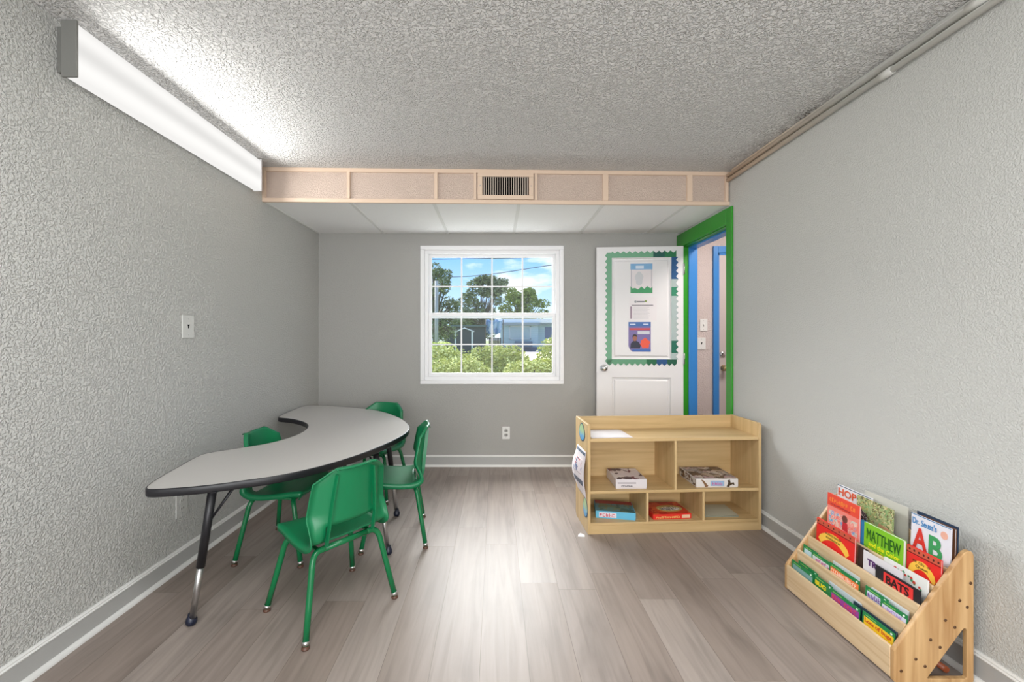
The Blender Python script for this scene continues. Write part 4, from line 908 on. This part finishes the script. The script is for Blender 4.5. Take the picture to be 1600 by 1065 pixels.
def tree(label, x, y, h, blobs, n, size, m=LM, grp='trees beyond the hedge'):
    t = thing('tree', label, 'tree', (x, y, GZ), group=grp)
    bm = bmesh.new(); add_tube(bm, [(0, 0, 0), (0.05, 0, h * 0.4), (-0.1, 0.1, h * 0.75)], [0.14, 0.10, 0.05], 8)
    for bx, by, bz, rx, ry, rz in blobs: add_tube(bm, [(0, 0, h * 0.35), (bx * 0.5, by * 0.5, (bz + h * 0.35) / 2), (bx, by, bz)], [0.07, 0.05, 0.03], 6)
    from_bm('trunk', bm, bark, t); leaves('crown', blobs, n, size, m, t); return t
def blobset(seed, spans, n, r0, r1):
    """irregular crown: spans = (x0, x1, z0, z1) boxes filled with small leaf clumps"""
    rg = random.Random(seed); out = []
    for x0, x1, z0, z1 in spans:
        for _ in range(n):
            r_ = rg.uniform(r0, r1); out.append((rg.uniform(x0, x1), rg.uniform(-1, 1), rg.uniform(z0, z1), r_ * 1.2, r_, r_ * 0.8))
    return out
tree('tall thin airy tree at the left edge of the window', -3.2, 22, 6.5, blobset(1, [(-0.6, 0.7, 3.4, 5.6), (-0.6, 1.2, 1.4, 3.6)], 16, 0.22, 0.42), 3400, 0.085)
tree('broad dark tree in the middle of the window', -1.75, 51, 8, blobset(2, [(-1.3, 1.6, 6.4, 8.4), (-2.8, 2.5, 3.2, 6.6), (1.4, 2.6, 6.8, 8.2)], 15, 0.5, 0.85), 6500, 0.18)
tree('rounded green tree right of the middle of the window', 3.4, 53, 8, blobset(3, [(-1.6, 1.1, 5.4, 7.2), (-2.3, 2.6, 3.2, 5.6)], 18, 0.5, 0.85), 5600, 0.17, leaf_mat('tree_leaves_bright', srgb(84, 102, 54), srgb(138, 152, 88), srgb(186, 192, 134), 3))
tree('low dense tree behind the dark carport', -5.2, 62, 6, blobset(4, [(-4.4, 4.6, 1.6, 5.2)], 44, 0.6, 1.0), 6500, 0.2)
for lab, x, y, w, h, n in (('light green hedge shrub at the left of the window', -1.45, 9.4, 1.0, 0.66, 6500), ('light green hedge shrub in the middle of the window', 0.02, 9.6, 0.85, 0.66, 7500), ('taller light green hedge shrub at the right of the window', 1.62, 9.3, 0.80, 0.78, 6500), ('low hedge shrub between the middle and right ones', 0.78, 8.0, 0.72, 0.55, 6000), ('low hedge shrub close below the window, left side', -0.72, 8.0, 0.72, 0.56, 6000)):
    s = thing('hedge_shrub', lab, 'shrub', (x, y, GZ), group='shrubs under the window')
    bm = bmesh.new()
    for k in range(9): add_tube(bm, [(random.uniform(-.1, .1), random.uniform(-.1, .1), 0), (random.uniform(-w, w) * .6, random.uniform(-.2, .2), h * 1.6)], [0.02, 0.008], 5)
    from_bm('stem', bm, bark, s); leaves('foliage', [(0, 0, h, w, 0.5, h), (w * .4, 0, h * 1.25, w * .5, 0.4, h * .75), (-w * .45, 0, h * 1.2, w * .5, 0.4, h * .75)], n, 0.038, LH, s)
# palm
pm = thing('palm', 'small yellow-green palm at the lower left of the window', 'palm', (-1.55, 11.5, GZ))
tube('trunk', [(0, 0, 0), (0.03, 0, 0.7), (0, 0, 1.2)], [0.08, 0.06, 0.05], mat('palm_trunk', srgb(170, 140, 70), 0.8), pm, 8)
plm = leaf_mat('palm_leaves', srgb(100, 120, 40), srgb(150, 164, 70), srgb(200, 192, 120), 2)
for k in range(11):
    a = k * 2 * pi / 11; L = random.uniform(0.7, 1.0); bm = bmesh.new(); prev = None
    for i in range(9):
        t = i / 8; p = Vector((cos(a) * L * t, sin(a) * L * t, 1.25 + 0.65 * t - 1.15 * t * t)); sd = Vector((-sin(a), cos(a), 0)) * 0.07 * sin(pi * (0.1 + 0.9 * t)) * (1 if i % 2 else 0.45)
        r = (bm.verts.new(p + sd - Vector((0, 0, 0.03))), bm.verts.new(p), bm.verts.new(p - sd - Vector((0, 0, 0.03))))
        if prev:
            for j in (0, 1): bm.faces.new((prev[j], prev[j + 1], r[j + 1], r[j]))
        prev = r
    from_bm('frond', bm, plm, pm)
tag(tube('post', [(-1.83, 13.0, GZ), (-1.83, 13.0, 2.9)], 0.055, mat('weathered_post', srgb(168, 168, 164), 0.7), None, 12), 'weathered grey post among leaves at the left of the window', 'post')
# house
HM = mat('house_siding', srgb(176, 196, 200), 0.7); HY = 42.0
hs = thing('house', 'grey-blue house with white flat roof edge across the lawn', 'house', (0.45, HY, GZ))
def siding(m):
    v = coords(m, (1, 1, 1)); s = node(m, 'ShaderNodeSeparateXYZ'); link(m, v, s.inputs[0])
    w = node(m, 'ShaderNodeMath'); w.operation = 'MODULO'; w.inputs[1].default_value = 0.22; link(m, s.outputs['Z'], w.inputs[0])
    r = ramp_node(m, [(0.0, srgb(150, 170, 176)), (0.025, srgb(182, 202, 206))]); link(m, w.outputs[0], r.inputs[0]); link(m, r.outputs[0], P(m).inputs['Base Color'])
siding(HM)
boxes('wall', [(0, 3.75, 0, 6, 0, 2.6), (3.75, 9.5, 0.6, 6, 0, 2.66)], HM, hs)
boxes('roof', [(-0.35, 3.9, -0.5, 6.4, 2.60, 2.84), (3.9, 9.8, 0.1, 6.4, 2.66, 2.90)], mat('fascia_grey', srgb(150, 158, 158), 0.6), hs)
boxes('roof_top', [(-0.35, 9.8, 0.0, 6.6, 2.84, 3.22)], mat('white_roof', srgb(250, 248, 246), 0.6), hs)
wf = boxes('window', [(0.85, 0.97, -0.05, 0.02, 1.2, 2.5), (2.9, 3.02, -0.05, 0.02, 1.2, 2.5), (0.85, 3.02, -0.05, 0.02, 2.4, 2.52), (0.85, 3.02, -0.05, 0.02, 1.16, 1.28)], flat(196, 204, 206), hs)
boxes('pane', [(0.97, 2.9, -0.02, 0.0, 1.28, 2.4)], mat('house_glass', srgb(168, 186, 190), 0.4), wf)
boxes('window', [(4.5, 5.3, 0.54, 0.6, 1.3, 2.4)], flat(120, 128, 150), hs)
boxes('bench', [(1.4, 3.1, -0.9, -0.3, 0.45, 1.0)], flat(84, 104, 122), hs)
boxes('foundation_bed', [(0.05, 3.7, -0.4, 0, 0, 0.42)], flat(108, 110, 128), hs)
# dark carport
cp = thing('carport', 'dark carport with a white frame left of the house', 'carport', (-4.6, 36.0, GZ))
boxes('wall', [(0, 3.6, 2.0, 5.0, 0, 2.35)], flat(76, 80, 80), cp)
boxes('roof', [(-0.3, 3.8, 1.6, 5.2, 2.35, 2.5)], flat(96, 110, 104), cp)
for b in ((1.08, 1.2, 0, 0.1, 0, 1.95), (2.5, 2.64, 0, 0.1, 0, 1.95)): boxes('post', [b], flat(226, 226, 224), cp)
bm = bmesh.new(); add_tube(bm, [(0.9, 0.05, 1.75), (1.9, 0.05, 2.2), (2.75, 0.05, 1.9)], 0.055, 6); from_bm('beam', bm, flat(220, 222, 222), cp)
fence = thing('fence', 'dark wooden fence between carport and house', 'fence', (-0.65, 39.0, GZ))
for k in range(8): boxes('fence_board', [(k * 0.14, k * 0.14 + 0.12, 0, 0.03, 0, 1.35)], flat(76, 66, 62), fence)
tp = thing('tarpaulin', 'pale blue tarpaulin hanging between the trees and the house', 'tarpaulin', (-0.15, 38.0, GZ))
bm = bmesh.new(); rows = []
for i in range(9):
    rows.append([bm.verts.new((-0.75 + 1.5 * j / 12 * (1 - 0.02 * i), 0.12 * sin(j * 1.7) + 0.05 * i, 2.95 - 1.25 * i / 8 + 0.08 * sin(j * 1.1 + i))) for j in range(13)])
for a, b in zip(rows, rows[1:]):
    for j in range(12): bm.faces.new((a[j], a[j + 1], b[j + 1], b[j])).smooth = True
so = from_bm('sheet', bm, splotch_mat('blue_tarp', srgb(140, 170, 210), [srgb(136, 170, 214), srgb(196, 212, 232), srgb(112, 148, 200), srgb(150, 184, 220)], 3), tp); so.modifiers.new('solid', 'SOLIDIFY').thickness = 0.02
tube('hanging_pole', [(-0.8, 0, 0), (-0.8, 0, 3.0)], 0.04, bark, tp, 8); tube('hanging_pole', [(0.8, 0.1, 0), (0.8, 0.1, 3.0)], 0.04, bark, tp, 8)
# overhead lines
for lab, x in (('wooden utility pole far left carrying the power lines', -9.0), ('wooden utility pole far right carrying the power lines', 12.0)):
    up = thing('utility_pole', lab, 'utility pole', (x, 25, GZ), group='utility poles'); tube('pole', [(0, 0, 0), (0, 0, 7.4)], [0.14, 0.10], bark, up, 10); boxes('cross_arm', [(-0.05, 0.05, -0.6, 0.6, 6.5, 6.62)], bark, up)
for lab, z0, z1 in (('upper overhead power line across the sky', 5.78, 5.92), ('lower overhead power line across the sky', 4.75, 5.55)):
    tag(tube('power_line', catmull([(-9, 25, z0 - 0.1), (-1.5, 25, z0), (4.5, 25, z1), (12, 25, z1 + 0.4)], 4), 0.022, flat(80, 84, 90), None, 6), lab, 'power line')
